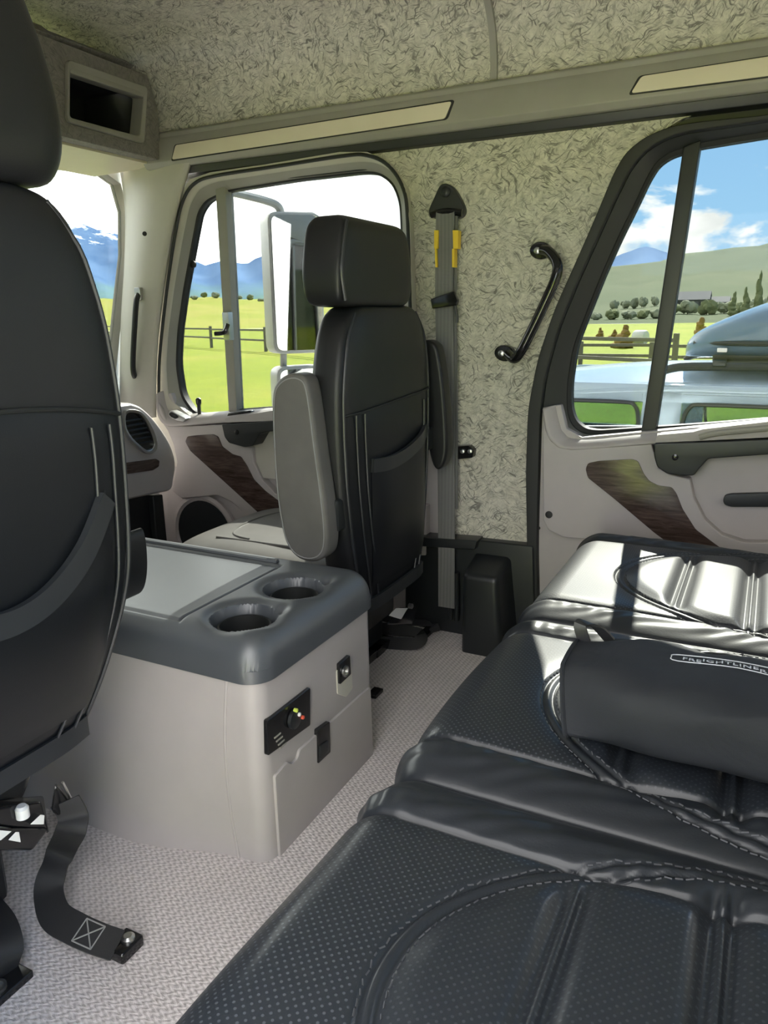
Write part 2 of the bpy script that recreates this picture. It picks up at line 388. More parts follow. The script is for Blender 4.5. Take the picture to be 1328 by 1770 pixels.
def ribbon(name, pts, wdirs, wid, thick, mat, parent=None, smooth=6):
    """flat webbing along a path; wdirs = width direction per control point"""
    P = [np.array(p) for p in smoothp(pts, smooth, False)]; D = [np.array(p) for p in smoothp(wdirs, smooth, False)]
    V = []; F = []; m = len(P)
    for i in range(m):
        t = P[min(i+1, m-1)]-P[max(i-1, 0)]; t /= np.linalg.norm(t); d = D[i]-t*np.dot(D[i], t); d /= np.linalg.norm(d); nn = np.cross(t, d)
        for a, b in ((-1, -1), (1, -1), (1, 1), (-1, 1)): V.append(P[i]+d*a*wid/2+nn*b*thick/2)
    for i in range(m-1):
        for j in range(4): F.append((i*4+j, i*4+(j+1) % 4, i*4+4+(j+1) % 4, i*4+4+j))
    F += [(3, 2, 1, 0), tuple((m-1)*4+j for j in range(4))]
    return mk(name, V, F, mat, parent)
def box(name, lo, hi, mat, parent=None, bevel=0.004, seg=3, **k):
    x0, y0, z0 = lo; x1, y1, z1 = hi
    V = [(x0, y0, z0), (x1, y0, z0), (x1, y1, z0), (x0, y1, z0), (x0, y0, z1), (x1, y0, z1), (x1, y1, z1), (x0, y1, z1)]
    F = [(0, 3, 2, 1), (4, 5, 6, 7), (0, 1, 5, 4), (1, 2, 6, 5), (2, 3, 7, 6), (3, 0, 4, 7)]
    return mk(name, V, F, mat, parent, bevel=bevel, seg=seg, **k)
def hexa(name, V, mat, parent=None, bevel=0.004, **k):
    return mk(name, V, [(0, 3, 2, 1), (4, 5, 6, 7), (0, 1, 5, 4), (1, 2, 6, 5), (2, 3, 7, 6), (3, 0, 4, 7)], mat, parent, bevel=bevel, **k)
def lathe(name, prof, c, axis, mat, parent=None, n=28, label=None):
    """prof = [(radius, height along axis)]"""
    A = np.array(axis, float); A /= np.linalg.norm(A); h = np.array([0, 0, 1.0]) if abs(A[2]) < 0.9 else np.array([1.0, 0, 0])
    s = np.cross(A, h); s /= np.linalg.norm(s); b = np.cross(A, s); V = []; F = []
    for r_, z_ in prof:
        for j in range(n): a = 2*math.pi*j/n; V.append(np.array(c)+A*z_+r_*(math.cos(a)*s+math.sin(a)*b))
    for i in range(len(prof)-1):
        for j in range(n): F.append((i*n+j, i*n+(j+1) % n, (i+1)*n+(j+1) % n, (i+1)*n+j))
    F += [tuple(range(n))[::-1], tuple((len(prof)-1)*n+j for j in range(n))]
    return mk(name, V, F, mat, parent, label=label)
def loft(name, secs, mat, parent=None, n=4.0, N=44, rows=5, axis='z', **k):
    """superellipse sections (h, ca, cb, ha, hb) along an axis"""
    S = smoothp(secs, rows, False); V = []; F = []
    for h, ca, cb, ha, hb in S:
        for j in range(N):
            a = 2*math.pi*j/N; co, si = math.cos(a), math.sin(a)
            p = ca+ha*math.copysign(abs(co)**(2/n), co); q = cb+hb*math.copysign(abs(si)**(2/n), si)
            V.append({'z': (p, q, h), 'y': (p, h, q), 'x': (h, p, q)}[axis])
    m = len(S)
    for i in range(m-1):
        for j in range(N): F.append((i*N+j, i*N+(j+1) % N, (i+1)*N+(j+1) % N, (i+1)*N+j))
    F += [tuple(range(N))[::-1], tuple((m-1)*N+j for j in range(N))]
    return mk(name, V, F, mat, parent, **k)
def gridmesh(name, P, mat, parent=None, **k):
    """P: array (a, b, 3)"""
    a, b, _ = P.shape; V = P.reshape(-1, 3); F = [(i*b+j, i*b+j+1, (i+1)*b+j+1, (i+1)*b+j) for i in range(a-1) for j in range(b-1)]
    return mk(name, V, F, mat, parent, **k)
def sstep(a, b, x): t = np.clip((x-a)/(b-a), 0, 1); return t*t*(3-2*t)

# ================================================================== THE CAB: structure
W = 1.93          # inner face of the right-hand wall
ZC = 1.655        # ceiling
YB, YF = -0.50, 2.02
# floor: flat under the front seats, rolling down a little towards the bench
ys = np.concatenate([np.linspace(YB, 0.30, 6), np.linspace(0.33, 0.70, 24), np.linspace(0.75, YF+0.1, 10)]); xs = np.linspace(0.20, 2.0, 40)
G = np.zeros((len(ys), len(xs), 3)); G[..., 0] = xs[None, :]; G[..., 1] = ys[:, None]; G[..., 2] = (-0.045*(1-sstep(0.40, 0.60, ys)))[:, None]
fl = gridmesh('floor', G, 'carpet'); tag(fl, 'grey loop-pile carpet over the cab floor', 'floor', kind='structure')
# ceiling with a coved side running down to the header rail
prof = [(W, 1.40), (W, 1.47)]+[(W-0.20+0.20*math.cos(a), 1.47+(ZC-1.47)*math.sin(a)) for a in np.linspace(0.1, math.pi/2, 12)]+[(1.0, ZC+0.015), (0.22, ZC)]
yy = np.linspace(YB, YF, 30); G = np.array([[(x, y, z) for x, z in prof] for y in yy])
ce = gridmesh('ceiling', G, 'headliner'); tag(ce, 'marbled grey-green headliner cloth curving down to the side wall', 'ceiling', kind='structure')
m = ce.modifiers.new('solid', 'SOLIDIFY'); m.thickness = 0.02; m.offset = 1
# seam strip across the headliner
sp = smoothp([(W-0.012, 1.43)]+[(x-0.012, z-0.004) for x, z in prof[1:]], 3, False); y0 = PX(856, 120, W)[1]
V = []; F = []
for i, (x, z) in enumerate(sp): V += [(x, y0-0.008, z), (x, y0+0.008, z), (x+0.011, y0+0.008, z+0.003), (x+0.011, y0-0.008, z+0.003)]
for i in range(len(sp)-1):
    for j in range(4): F.append((4*i+j, 4*i+(j+1) % 4, 4*i+4+(j+1) % 4, 4*i+4+j))
tag(mk('trim_1', V, F, 'frame_plastic'), 'dark narrow seam strip running up across the headliner', 'trim', kind='structure')

# header rail with two pale lamp lenses
hp = [(W+0.01, 1.333), (1.896, 1.338), (1.884, 1.352), (1.888, 1.408), (1.897, 1.420), (1.897, 1.432), (1.906, 1.438), (W+0.01, 1.44)]
hr = empty('trim_2', (W, 0.6, 1.34), 'grey plastic header rail above the doors holding two pale lamp lenses', 'trim', kind='structure')
extr('rail_body', hp, 'y', YB, 1.765, 'frame_plastic', hr, bevel=0.003)
for pts in ([(296, 279), (302, 250), (786, 172), (774, 207)], [(1086, 165), (1105, 131), (1328, 96), (1480, 72), (1480, 106), (1328, 135)]):
    q = fillet(yz(pts, 1.885), 0.008); extr('lens_gasket', q, 'x', 1.8835, 1.90, 'rubber', hr, bevel=0.001)
    c = np.mean(np.array(q), axis=0); q2 = [(c[0]+(a-c[0])*(1-0.006/max(abs(a-c[0]), 0.05)), c[1]+(b-c[1])*0.86) for a, b in q]
    extr('lamp_lens', q2, 'x', 1.8805, 1.90, 'lamp_lens', hr, bevel=0.0015, label='pale cream lamp lens')
# shadow band under the rail, above the doors, built as a dark strip
extr('rail_shadow_strip', [(W+0.01, 1.312), (1.912, 1.316), (1.905, 1.336), (W+0.01, 1.336)], 'y', YB, 1.72, 'dark_frame', hr, bevel=0.002)

# ---- right wall: cloth-covered pillar between the two doors
FO = [(268.5, 679), (270, 612), (284, 495), (300, 389), (313.5, 338), (333, 311), (368, 299), (474, 283.5), (591.5, 264), (638.5, 264), (678, 283.5), (705, 326.6), (713, 389), (718, 560), (722, 760)]
RO = [(910.5, 820), (914, 708), (931, 620), (961, 532), (992, 464), (1029, 380), (1063, 298), (1083, 264), (1117, 237), (1161, 219), (1219, 210), (1328, 200)]
pil = yz([(722, 960)], W)+yz(FO[::-1][0:6], W)+[(1.01, 1.300), (1.02, 1.34)]+[(0.02, 1.34)]+yz([(1240, 186), (1180, 205)], W)+yz(RO[::-1][4:], W)+yz([(918, 960)], W)
wr = extr('wall_right', pil, 'x', W, W+0.05, 'headliner', None); tag(wr, 'marbled cloth panel covering the pillar between the two doors', 'wall', kind='structure')
# outer side of that pillar
extr('outer_skin', [(0.90, -0.6), (0.90, 1.30), (0.95, 1.33), (0.36, 1.33), (0.56, 0.7), (0.56, -0.6)], 'x', W+0.06, W+0.08, 'body_white', wr)

box('side_rail', (W+0.02, YB, 1.28), (W+0.055, 1.70, 1.45), 'dark_frame', wr, 0.004)
box('cowl_side', (W+0.005, 1.60, -0.05), (W+0.05, 2.04, 0.48), 'grey_plastic', wr, 0.004)
# black moulding at the pillar foot
pm = empty('trim_3', (W, 0.7, 0), 'black moulded plastic kick trim at the foot of the cloth pillar', 'trim', kind='structure')
extr('kick_panel', yz([(700, 920), (922, 944), (926, 1130), (700, 1130)], 1.90), 'x', 1.90, W+0.05, 'black_plastic', pm, bevel=0.008)
def PB(u, v, x): return PX(u, v, x)
blk = [PX(797, 1085, 1.79), PX(868, 1110, 1.79), PX(905, 1110, 1.92), PX(830, 1085, 1.92), PX(799, 992, 1.79), PX(860, 1001, 1.79), PX(887, 957, 1.92), PX(823, 949, 1.92)]
for b in blk[:4]: b[2] = -0.04
hexa('wheel_box', blk, 'black_plastic', pm, bevel=0.016)
extr('ledge', yz([(700, 925), (826, 934), (822, 950), (700, 942)], 1.88), 'x', 1.875, 1.93, 'black_plastic', pm, bevel=0.005)
tube('rib', [PX(779, 985, 1.885), PX(779, 1070, 1.885)], 0.007, 'black_plastic', pm)
tube('rib', [PX(790, 990, 1.88), PX(790, 1072, 1.88)], 0.007, 'black_plastic', pm)

# ================================================================== REAR DOOR (right)
rd = empty('door_2', (W, 0.05, 0.1), 'rear passenger door with grey panel, dark wood inlay and black framed window', 'door', kind='structure')
RI = crop([(300, 1500), (300, 1380), (330, 1180), (400, 1000), (480, 800), (560, 620), (640, 460), (710, 310), (760, 230), (830, 185), (895, 166), (975, 140), (1320, 82), (2100, -40), (2240, 40), (2260, 700), (2260, 1400), (2180, 1500), (1900, 1520), (1320, 1565), (1000, 1590), (680, 1610), (440, 1625), (370, 1615), (320, 1570)], 880, 200, 2.951)
RMID = crop([(165, 1600), (170, 1490), (190, 1330), (260, 1080), (350, 860), (450, 640), (545, 430), (620, 280), (690, 190), (790, 125), (900, 90), (1320, 30), (2150, -100), (2340, 0), (2360, 700), (2360, 2300), (2200, 2650), (160, 2650), (150, 2200)], 880, 200, 2.951)
ROUT = RO+[(1700, 120), (1745, 220), (1745, 1000), (1680, 1130), (918, 1130), (913, 960)]
inner = fillet(yz(RI, 1.955), 0.03, 4); mid = fillet(yz(RMID, 1.92), 0.04, 4); outer = fillet(yz(ROUT, 1.915), 0.04, 4)
ring('door_seal', outer, mid, 'x', 1.905, 1.908, 1.955, 'rubber', rd, bevel=0.004)
ring('window_frame', mid, inner, 'x', 1.925, 1.953, 1.985, 'dark_frame', rd, bevel=0.004)
gs = ringpts(inner, [(np.mean([p[0] for p in inner])+(a-np.mean([p[0] for p in inner]))*0.97, np.mean([p[1] for p in inner])+(b-np.mean([p[1] for p in inner]))*0.97) for a, b in inner])
ring('glass_seal', gs[0], gs[1], 'x', 1.952, 1.958, 1.985, 'rubber', rd)
extr('pane', [tuple(p) for p in gs[0]], 'x', 1.972, 1.976, 'window_glass', rd)
dv = yz([(1182, 255), (1213, 243), (1134, 748), (1109, 749)], 1.955)
extr('window_divider', dv, 'x', 1.945, 1.985, 'dark_frame', rd, bevel=0.004)
# body of the door below the window
def c7(pts): return crop(pts, 900, 680, 3.103)
skin = yz(c7([(88, 95), (105, 78), (215, 60), (245, 190), (330, 236), (650, 208), (1328, 150), (2300, 70), (2600, 1400), (85, 1400)]), 1.925)
extr('door_skin', skin, 'x', 1.925, 1.985, 'grey_plastic', rd, bevel=0.004)
extr('outer_skin', [(0.60, -0.6), (0.60, 0.60), (-0.5, 0.66), (-0.5, -0.6)], 'x', 1.99, 2.01, 'body_white', rd)
sillA = [PX(u, v, 1.958) for u, v in c7([(215, 62), (238, 140), (262, 200), (340, 235), (650, 208), (1328, 150), (2000, 95)])]
sillB = [PX(u, v, 1.897) for u, v in c7([(118, 85), (138, 205), (170, 262), (270, 304), (700, 274), (1328, 224), (2000, 170)])]
sA = [np.array(p) for p in smoothp(sillA, 6, False)]; sB = [np.array(p) for p in smoothp(sillB, 6, False)]
G = np.array([[a*(1-t)+b*t+np.array([-0.010, 0, 0.004])*math.sin(math.pi*t) for t in np.linspace(0, 1, 7)] for a, b in zip(sA, sB)])
o = gridmesh('sill_cap', G, 'grey_plastic', rd); m = o.modifiers.new('solid', 'SOLIDIFY'); m.thickness = 0.006; m.offset = -1
pan = [(118, 95), (122, 680), (150, 735), (230, 772), (600, 800), (1328, 1000), (2000, 1050), (2200, 760), (1800, 700), (1560, 775), (1328, 803), (1200, 800), (1080, 760), (990, 680), (930, 560), (910, 460), (800, 435), (740, 400), (720, 330), (702, 272), (270, 302), (165, 258), (135, 195)]
extr('door_panel', yz(c7(pan), 1.895), 'x', 1.895, 1.93, 'grey_plastic', rd, bevel=0.006)
# bowl behind the armrest
wood = [(350, 405), (362, 374), (420, 362), (600, 352), (632, 364), (662, 432), (692, 470), (740, 494), (812, 503), (838, 538), (870, 620), (940, 730), (1040, 805), (1130, 870), (900, 880), (720, 748), (500, 562), (362, 452)]
extr('wood_inlay', fillet(yz(c7(wood), 1.893), 0.006), 'x', 1.8915, 1.90, 'dark_wood', rd, bevel=0.0015, label='dark wood-grain inlay')
brk = [(722, 262), (1000, 254), (1328, 240), (2000, 200), (2000, 290), (1328, 322), (1010, 345), (960, 400), (935, 434), (880, 436), (790, 424), (738, 388), (722, 335)]
extr('pull_handle', fillet(yz(c7(brk), 1.885), 0.006), 'x', 1.868, 1.925, 'black_plastic', rd, bevel=0.006)
lathe('handle_screw', [(0.0075, 0), (0.0075, 0.003), (0.004, 0.004)], PX(*c7([(830, 342)])[0], 1.869), (-1, 0, 0), 'gloss_black', rd)
cap = [(724, 250), (738, 222), (930, 205), (985, 190), (1328, 150), (2000, 90), (2000, 180), (1328, 236), (1000, 252), (724, 264)]
extr('handle_cap', fillet(yz(c7(cap), 1.880), 0.004), 'x', 1.876, 1.93, 'grey_plastic', rd, bevel=0.007)
tube('grab_bar', [PX(u, v, 1.874) for u, v in c7([(960, 236), (1050, 214), (1328, 186), (2000, 120)])], 0.0075, 'frame_plastic', rd)
slot = [(1086, 572), (1096, 546), (1130, 538), (1800, 520), (1800, 610), (1130, 608), (1094, 596)]
extr('armrest_strip', fillet(yz(c7(slot), 1.915), 0.008), 'x', 1.912, 1.93, 'black_plastic', rd, bevel=0.003)
lathe('plug', [(0.0095, 0), (0.0095, 0.002), (0.006, 0.003)], PX(*c7([(153, 650)])[0], 1.895), (-1, 0, 0), 'rubber', rd)
lathe('edge_screw', [(0.005, 0), (0.005, 0.003), (0.003, 0.004)], PX(*c7([(97, 722)])[0], 1.925), (-1, 0, 0), 'rubber', rd)
tube('edge_fold', [PX(u, v, 1.922) for u, v in c7([(86, 110), (90, 700), (84, 1090)])], 0.003, 'grey_plastic', rd)

# ================================================================== FRONT DOOR (right)
fd = empty('door_1', (W, 1.35, 0.1), 'front passenger door with grey panel, wood inlay, speaker and split window', 'door', kind='structure')
def c3(pts): return crop(pts, 200, 260, 2.554)
def c8(pts): return crop(pts, 190, 650, 4.024)
FI = c3([(345, 1165), (290, 1090), (268, 950), (275, 800), (300, 620), (340, 400), (365, 270), (400, 220), (445, 198), (490, 176), (800, 126), (1100, 92), (1170, 97), (1230, 140), (1262, 220), (1268, 330), (1275, 700), (1280, 1060), (1240, 1090), (680, 1140), (540, 1150), (400, 1170)])
fin = fillet(yz(FI, 1.96), 0.03, 4); fou = yz(FO+[(722, 800), (500, 830), (262, 800)], 1.92)
FM = c3([(235, 1090), (225, 950), (235, 800), (262, 600), (300, 380), (330, 240), (370, 170), (440, 140), (800, 85), (1080, 50), (1160, 55), (1235, 100), (1280, 190), (1290, 330), (1300, 1100), (1270, 1150), (680, 1200), (400, 1230)])
fmi = fillet(yz(FM, 1.93), 0.03, 4)
ring('window_frame', fou, fmi, 'x', 1.905, 1.925, 1.96, 'warm_plastic', fd, bevel=0.004)
ring('glass_run', fmi, fin, 'x', 1.928, 1.957, 1.985, 'frame_plastic', fd, bevel=0.003)
tube('door_gasket', [(1.908, a, b) for a, b in yz(c3([(190, 1075), (195, 900), (228, 600), (268, 340), (300, 215), (350, 145), (440, 112), (700, 72), (1000, 25), (1110, 22), (1205, 68), (1272, 175), (1290, 330), (1300, 700)]), 1.908)], 0.005, 'dark_frame', fd)
cf = np.mean(np.array(fin), axis=0)
gs = ringpts(fin, [tuple(cf+(np.array(p)-cf)*0.985) for p in fin])
ring('glass_seal', gs[0], gs[1], 'x', 1.956, 1.96, 1.985, 'rubber', fd)
extr('pane', [tuple(p) for p in gs[0]], 'x', 1.974, 1.978, 'window_glass', fd)
extr('window_divider', yz([(374, 326), (391, 322), (411, 712), (397, 714)], 1.95), 'x', 1.945, 1.985, 'frame_plastic', fd, bevel=0.003)
# vent window latch on the divider
lt = box('vent_latch', PX(396, 588, 1.935)-np.array([0.012, 0.012, 0.0]), PX(396, 588, 1.935)+np.array([0.012, 0.012, 0.085]), 'satin_metal', fd, 0.003)
tube('latch_lever', [PX(394, 560, 1.92), PX(388, 574, 1.91), PX(372, 577, 1.905)], 0.007, 'gloss_black', lt)
lathe('lock_knob', [(0.006, 0), (0.006, 0.03), (0.009, 0.035), (0.009, 0.05), (0.004, 0.054)], PX(345, 716, 1.94), (0, 0, 1), 'gloss_black', fd)
lathe('glass_stop', [(0.011, 0), (0.011, 0.006), (0.006, 0.008)], PX(*c3([(345, 503)])[0], 1.972), (-1, 0, 0), 'rubber', fd)
skinf = yz(c8([(318, 128), (425, 118), (480, 262), (620, 302), (1150, 262), (2300, 200), (2330, 1900), (300, 1900), (400, 1180), (395, 800), (420, 500), (330, 260)]), 1.925)
extr('door_skin', skinf, 'x', 1.925, 1.955, 'grey_plastic', fd, bevel=0.004)
extr('outer_skin', [(1.02, -0.6), (1.02, 0.56), (1.9, 0.50), (1.9, -0.6)], 'x', 1.99, 2.01, 'body_white', fd)
sA = [np.array(p) for p in smoothp([PX(u, v, 1.96) for u, v in c8([(432, 102), (470, 215), (540, 262), (640, 268), (1130, 232), (2200, 170)])], 6, False)]
sB = [np.array(p) for p in smoothp([PX(u, v, 1.897) for u, v in c8([(318, 130), (335, 270), (400, 345), (560, 345), (1130, 300), (2200, 230)])], 6, False)]
G = np.array([[a*(1-t)+b*t+np.array([-0.012, 0, 0.006])*math.sin(math.pi*t) for t in np.linspace(0, 1, 7)] for a, b in zip(sA, sB)])
o = gridmesh('sill_cap', G, 'grey_plastic', fd); m = o.modifiers.new('solid', 'SOLIDIFY'); m.thickness = 0.006; m.offset = -1
panf = [(322, 150), (345, 300), (400, 380), (440, 480), (465, 600), (440, 740), (425, 795), (500, 855), (750, 830), (850, 880), (940, 968), (1400, 1250), (2200, 1250), (2200, 900), (1500, 880), (1300, 850), (1150, 820), (1060, 720), (1000, 600), (985, 495), (850, 465), (815, 420), (798, 335), (560, 348), (410, 345)]
extr('door_panel', yz(c8(panf), 1.897), 'x', 1.897, 1.93, 'grey_plastic', fd, bevel=0.006)
woodf = [(525, 455), (540, 420), (600, 412), (720, 405), (752, 422), (780, 490), (850, 543), (910, 560), (950, 620), (1000, 720), (1080, 800), (1200, 890), (1300, 990), (1150, 1010), (1050, 965), (860, 792), (560, 520)]
extr('wood_inlay', fillet(yz(c8(woodf), 1.894), 0.006), 'x', 1.8925, 1.90, 'dark_wood', fd, bevel=0.0015, label='dark wood-grain inlay')
extr('pull_handle', fillet(yz(c8([(800, 332), (1120, 310), (2000, 260), (2000, 330), (1120, 382), (1062, 398), (1020, 480), (960, 490), (850, 460), (820, 420)]), 1.885), 0.006), 'x', 1.868, 1.925, 'dark_frame', fd, bevel=0.006)
lathe('handle_screw', [(0.008, 0), (0.008, 0.003), (0.004, 0.004)], PX(*c8([(885, 390)])[0], 1.869), (-1, 0, 0), 'gloss_black', fd)
extr('handle_cap', fillet(yz(c8([(798, 322), (815, 290), (1130, 240), (2000, 190), (2000, 262), (1120, 312)]), 1.880), 0.004), 'x', 1.874, 1.94, 'grey_plastic', fd, bevel=0.007)
sw = extr('window_switch', yz(c8([(820, 278), (830, 256), (985, 238), (990, 254)]), 1.876), 'x', 1.871, 1.89, 'gloss_black', fd, bevel=0.003)
# door release
dr = extr('release_bezel', fillet(yz(c8([(408, 265), (425, 236), (470, 262), (535, 295), (520, 318), (470, 308), (430, 290)]), 1.892), 0.006), 'x', 1.888, 1.92, 'satin_metal', fd, bevel=0.002)
extr('release_lever', fillet(yz(c8([(416, 264), (428, 248), (462, 268), (480, 288), (462, 298), (432, 284)]), 1.888), 0.004), 'x', 1.883, 1.90, 'gloss_black', dr, bevel=0.002)
sc = PX(*c8([(672, 1085)])[0], 1.92)
lathe('speaker_ring', [(0.135, 0), (0.135, 0.012), (0.122, 0.016), (0.113, 0.010)], sc, (-1, 0, 0), 'grey_plastic', fd, 40)
lathe('speaker_grille', [(0.113, 0), (0.112, 0.012), (0.05, 0.017), (0.01, 0.018)], sc, (-1, 0, 0), 'black_plastic', fd, 40)

# ================================================================== WINDSCREEN END
wsr = xz([(-1400, 250), (110, 291), (180, 298), (208, 318), (221, 365), (222, 440), (214, 510), (200, 640), (170, 690), (-1400, 800)], 2.0)
wx0 = 0.30
wso = [(0.20, 1.60), (2.08, 1.60), (2.08, 0.50), (0.20, 0.50)]
wsi = [(wx0, 1.33)]+[p for p in wsr[1:9]]+[(wx0, wsr[8][1])]
w1 = empty('window_1', (1.0, 2.02, 0.55), 'windscreen glass with rounded top corner in a pale frame', 'window', kind='structure')
ring('window_frame', wso, wsi, 'y', 1.99, 2.0, 2.05, 'warm_plastic', w1, bevel=0.004)
cw = np.mean(np.array(wsi), axis=0)
ring('glass_seal', wsi, [tuple(cw+(np.array(p)-cw)*0.996) for p in wsi], 'y', 1.998, 2.002, 2.04, 'frame_plastic', w1)
extr('pane', wsi, 'y', 2.03, 2.034, 'window_glass', w1)
# header strip above the windscreen, its yellow light put into the cream colour
tag(extr('trim_4', [(1.75, 1.352), (1.75, 1.37), (2.02, 1.40), (2.02, 1.345)], 'x', 0.25, W, 'lamp_lens'), 'strip under the overhead console along the windscreen top, yellow light in its colour', 'trim', kind='structure')
# A pillar cover: curved from the windscreen frame to the front door frame
pl = [(224, 330), (229, 420), (232, 500), (236, 600), (241, 720)]
pr = [(312, 318), (303, 372), (289, 460), (275, 580), (270, 690)]
LA = [PY(u, v, 1.985) for u, v in [(208, 262), (222, 360), (221, 460), (215, 560), (212, 720)]]
RA = [PX(u, v, 1.905) for u, v in [(338, 262), (305, 375), (287, 480), (273, 600), (270, 720)]]
LA = [np.array(p) for p in smoothp(LA, 6, False)]; RA = [np.array(p) for p in smoothp(RA, 6, False)]
G = np.array([[a*(1-t)+b*t+np.array([-0.04, -0.02, 0])*math.sin(math.pi*t) for t in np.linspace(0, 1, 12)] for a, b in zip(LA, RA)])
ap = gridmesh('trim_5', G, 'warm_plastic'); m = ap.modifiers.new('solid', 'SOLIDIFY'); m.thickness = 0.012
tag(ap, 'pale plastic windscreen pillar cover with a small screw hole', 'trim', kind='structure')
mi = G[len(G)//4, 6]
lathe('screw_hole', [(0.007, 0), (0.006, 0.002), (0.003, 0.003)], PX(250, 404, 1.87), (-0.8, -0.6, 0), 'rubber', ap)
tube('seam_line', [p + np.array([-0.002, -0.001, 0]) for p in G[3][::2]], 0.0018, 'frame_plastic', ap, 6, 3)

# back wall and driver's side wall (behind the lens, they close the cab)
wb = tag(ring('wall_back', [(0.20, -0.05), (0.20, ZC+0.02), (2.0, ZC+0.02), (2.0, -0.05)], [(0.45, 0.85), (0.45, 1.35), (1.7, 1.35), (1.7, 0.85)], 'y', YB, YB, YB-0.05, 'headliner'), 'cloth-lined rear wall of the cab with a wide window', 'wall', kind='structure')
extr('pane', [(0.45, 0.85), (0.45, 1.35), (1.7, 1.35), (1.7, 0.85)], 'y', YB-0.03, YB-0.026, 'window_glass', wb)
wl_ = tag(ring('wall_left', [(0.58, -0.05), (0.58, ZC+0.02), (2.05, ZC+0.02), (2.05, -0.05)], [(0.95, 0.65), (0.95, 1.28), (1.75, 1.28), (1.85, 0.65)], 'x', 0.19, 0.19, 0.13, 'grey_plastic'), 'driver side wall and door with its window', 'wall', kind='structure')
extr('pane', [(0.95, 0.65), (0.95, 1.28), (1.75, 1.28), (1.85, 0.65)], 'x', 0.15, 0.154, 'window_glass', wl_)
tag(box('door_light_block', (0.13, YB, -0.05), (0.19, -0.035, ZC+0.02), 'grey_plastic', None, 0.01), 'unseen grey panel added to narrow the open driver side doorway and cut light', 'trim', kind='structure')  # added out of view to narrow the doorway and cut side light
tag(box('trim_7', (0.13, -0.035, 1.30), (0.19, 0.58, ZC+0.02), 'grey_plastic', None, 0.01), 'grey lintel above the open driver side doorway', 'trim', kind='structure')
tag(box('wall_front', (0.2, 2.0, -0.05), (2.0, 2.05, 0.56), 'black_plastic', None, 0.01), 'black firewall panel below the windscreen', 'wall', kind='structure')

# ================================================================== OVERHEAD CONSOLE (front)
oc = empty('overhead_console', (1.2, 1.72, 1.36), 'grey cloth-covered overhead console with an open storage pocket above the windscreen', 'console')
OY = 1.70
face = xz([(268, 286), (-900, 60), (-900, -200), (60, 52), (235, 96), (271, 130)], OY)
face = [(0.25, 1.358), (1.895, 1.358), (1.895, 1.50), (1.865, 1.58), (0.25, 1.595)]
pk = fillet(xz([(104, 196), (118, 112), (244, 153), (229, 252), (108, 238)], OY), 0.012)
pk = fillet([(1.545, 1.395), (1.568, 1.545), (1.852, 1.545), (1.818, 1.39)], 0.014)
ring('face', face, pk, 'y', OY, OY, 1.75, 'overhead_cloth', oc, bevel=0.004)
pin = fillet([(1.558, 1.408), (1.576, 1.52), (1.838, 1.52), (1.808, 1.408)], 0.010)
ring('pocket_bezel', pk, pin, 'y', OY-0.010, OY-0.004, 1.74, 'frame_plastic', oc, bevel=0.003)
box('pocket_lip', (1.575, OY-0.006, 1.515), (1.835, OY+0.02, 1.535), 'frame_plastic', oc, 0.004)
x0, x1, z0, z1 = 1.55, 1.85, 1.395, 1.545
V = [(x0, OY+.002, z0), (x1, OY+.002, z0), (x1, OY+.002, z1), (x0, OY+.002, z1), (x0, 1.95, z0), (x1, 1.95, z0), (x1, 1.95, z1), (x0, 1.95, z1)]
o = mk('pocket', V, [(0, 1, 5, 4), (1, 2, 6, 5), (2, 3, 7, 6), (3, 0, 4, 7), (4, 5, 6, 7)], 'black_plastic', oc); m = o.modifiers.new('solid', 'SOLIDIFY'); m.thickness = 0.004
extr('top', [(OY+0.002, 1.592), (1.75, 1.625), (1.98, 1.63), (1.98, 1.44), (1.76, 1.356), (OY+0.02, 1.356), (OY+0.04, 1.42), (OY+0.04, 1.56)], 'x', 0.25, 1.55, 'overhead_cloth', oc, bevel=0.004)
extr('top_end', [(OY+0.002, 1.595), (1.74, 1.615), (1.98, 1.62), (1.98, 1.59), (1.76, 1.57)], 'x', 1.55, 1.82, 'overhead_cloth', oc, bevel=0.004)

# ================================================================== DASHBOARD END
db = empty('dashboard', (1.0, 1.8, 0.35), 'grey dashboard end with oval air vent and wood strip beside the front door', 'dashboard')
DY = 1.64
arc = xz(c8([(150, 188), (230, 222), (330, 322), (425, 470), (462, 600), (450, 720), (425, 795), (300, 825), (150, 858)]), DY)
dp = smoothp(arc, 6, False); dp = [(0.30, arc[0][1]+0.02)]+dp+[(0.30, arc[-1][1])]
extr('dash_body', dp, 'y', DY, 2.0, 'grey_plastic', db, bevel=0.014)
ve = xz(c8([(100, 240), (190, 240), (250, 300), (300, 400), (318, 480), (300, 525), (250, 540), (190, 500), (130, 440), (90, 350)]), DY-0.002)
vi = xz(c8([(110, 262), (188, 262), (238, 315), (282, 405), (300, 470), (285, 505), (250, 515), (200, 480), (145, 425), (105, 350)]), DY-0.004)
ve = smoothp(ve, 4); vi = smoothp(vi, 4)
ring('vent_bezel', ve, vi, 'y', DY-0.012, DY-0.010, DY+0.02, 'satin_metal', db, bevel=0.002)
extr('vent_cavity', vi, 'y', DY-0.001, DY+0.02, 'gloss_black', db)
cv = np.mean(np.array(vi), axis=0); zz = [p[1] for p in vi]
for k in range(8):
    z = min(zz)+(k+0.7)/8.4*(max(zz)-min(zz)); xs_ = [cast(vi, np.array([cv[0], z]), a)[0] for a in (0, math.pi)]
    box('vent_slat', (min(xs_)+0.002, DY-0.007, z-0.0022), (max(xs_)-0.002, DY+0.004, z+0.0022), 'black_plastic', db, 0.001)
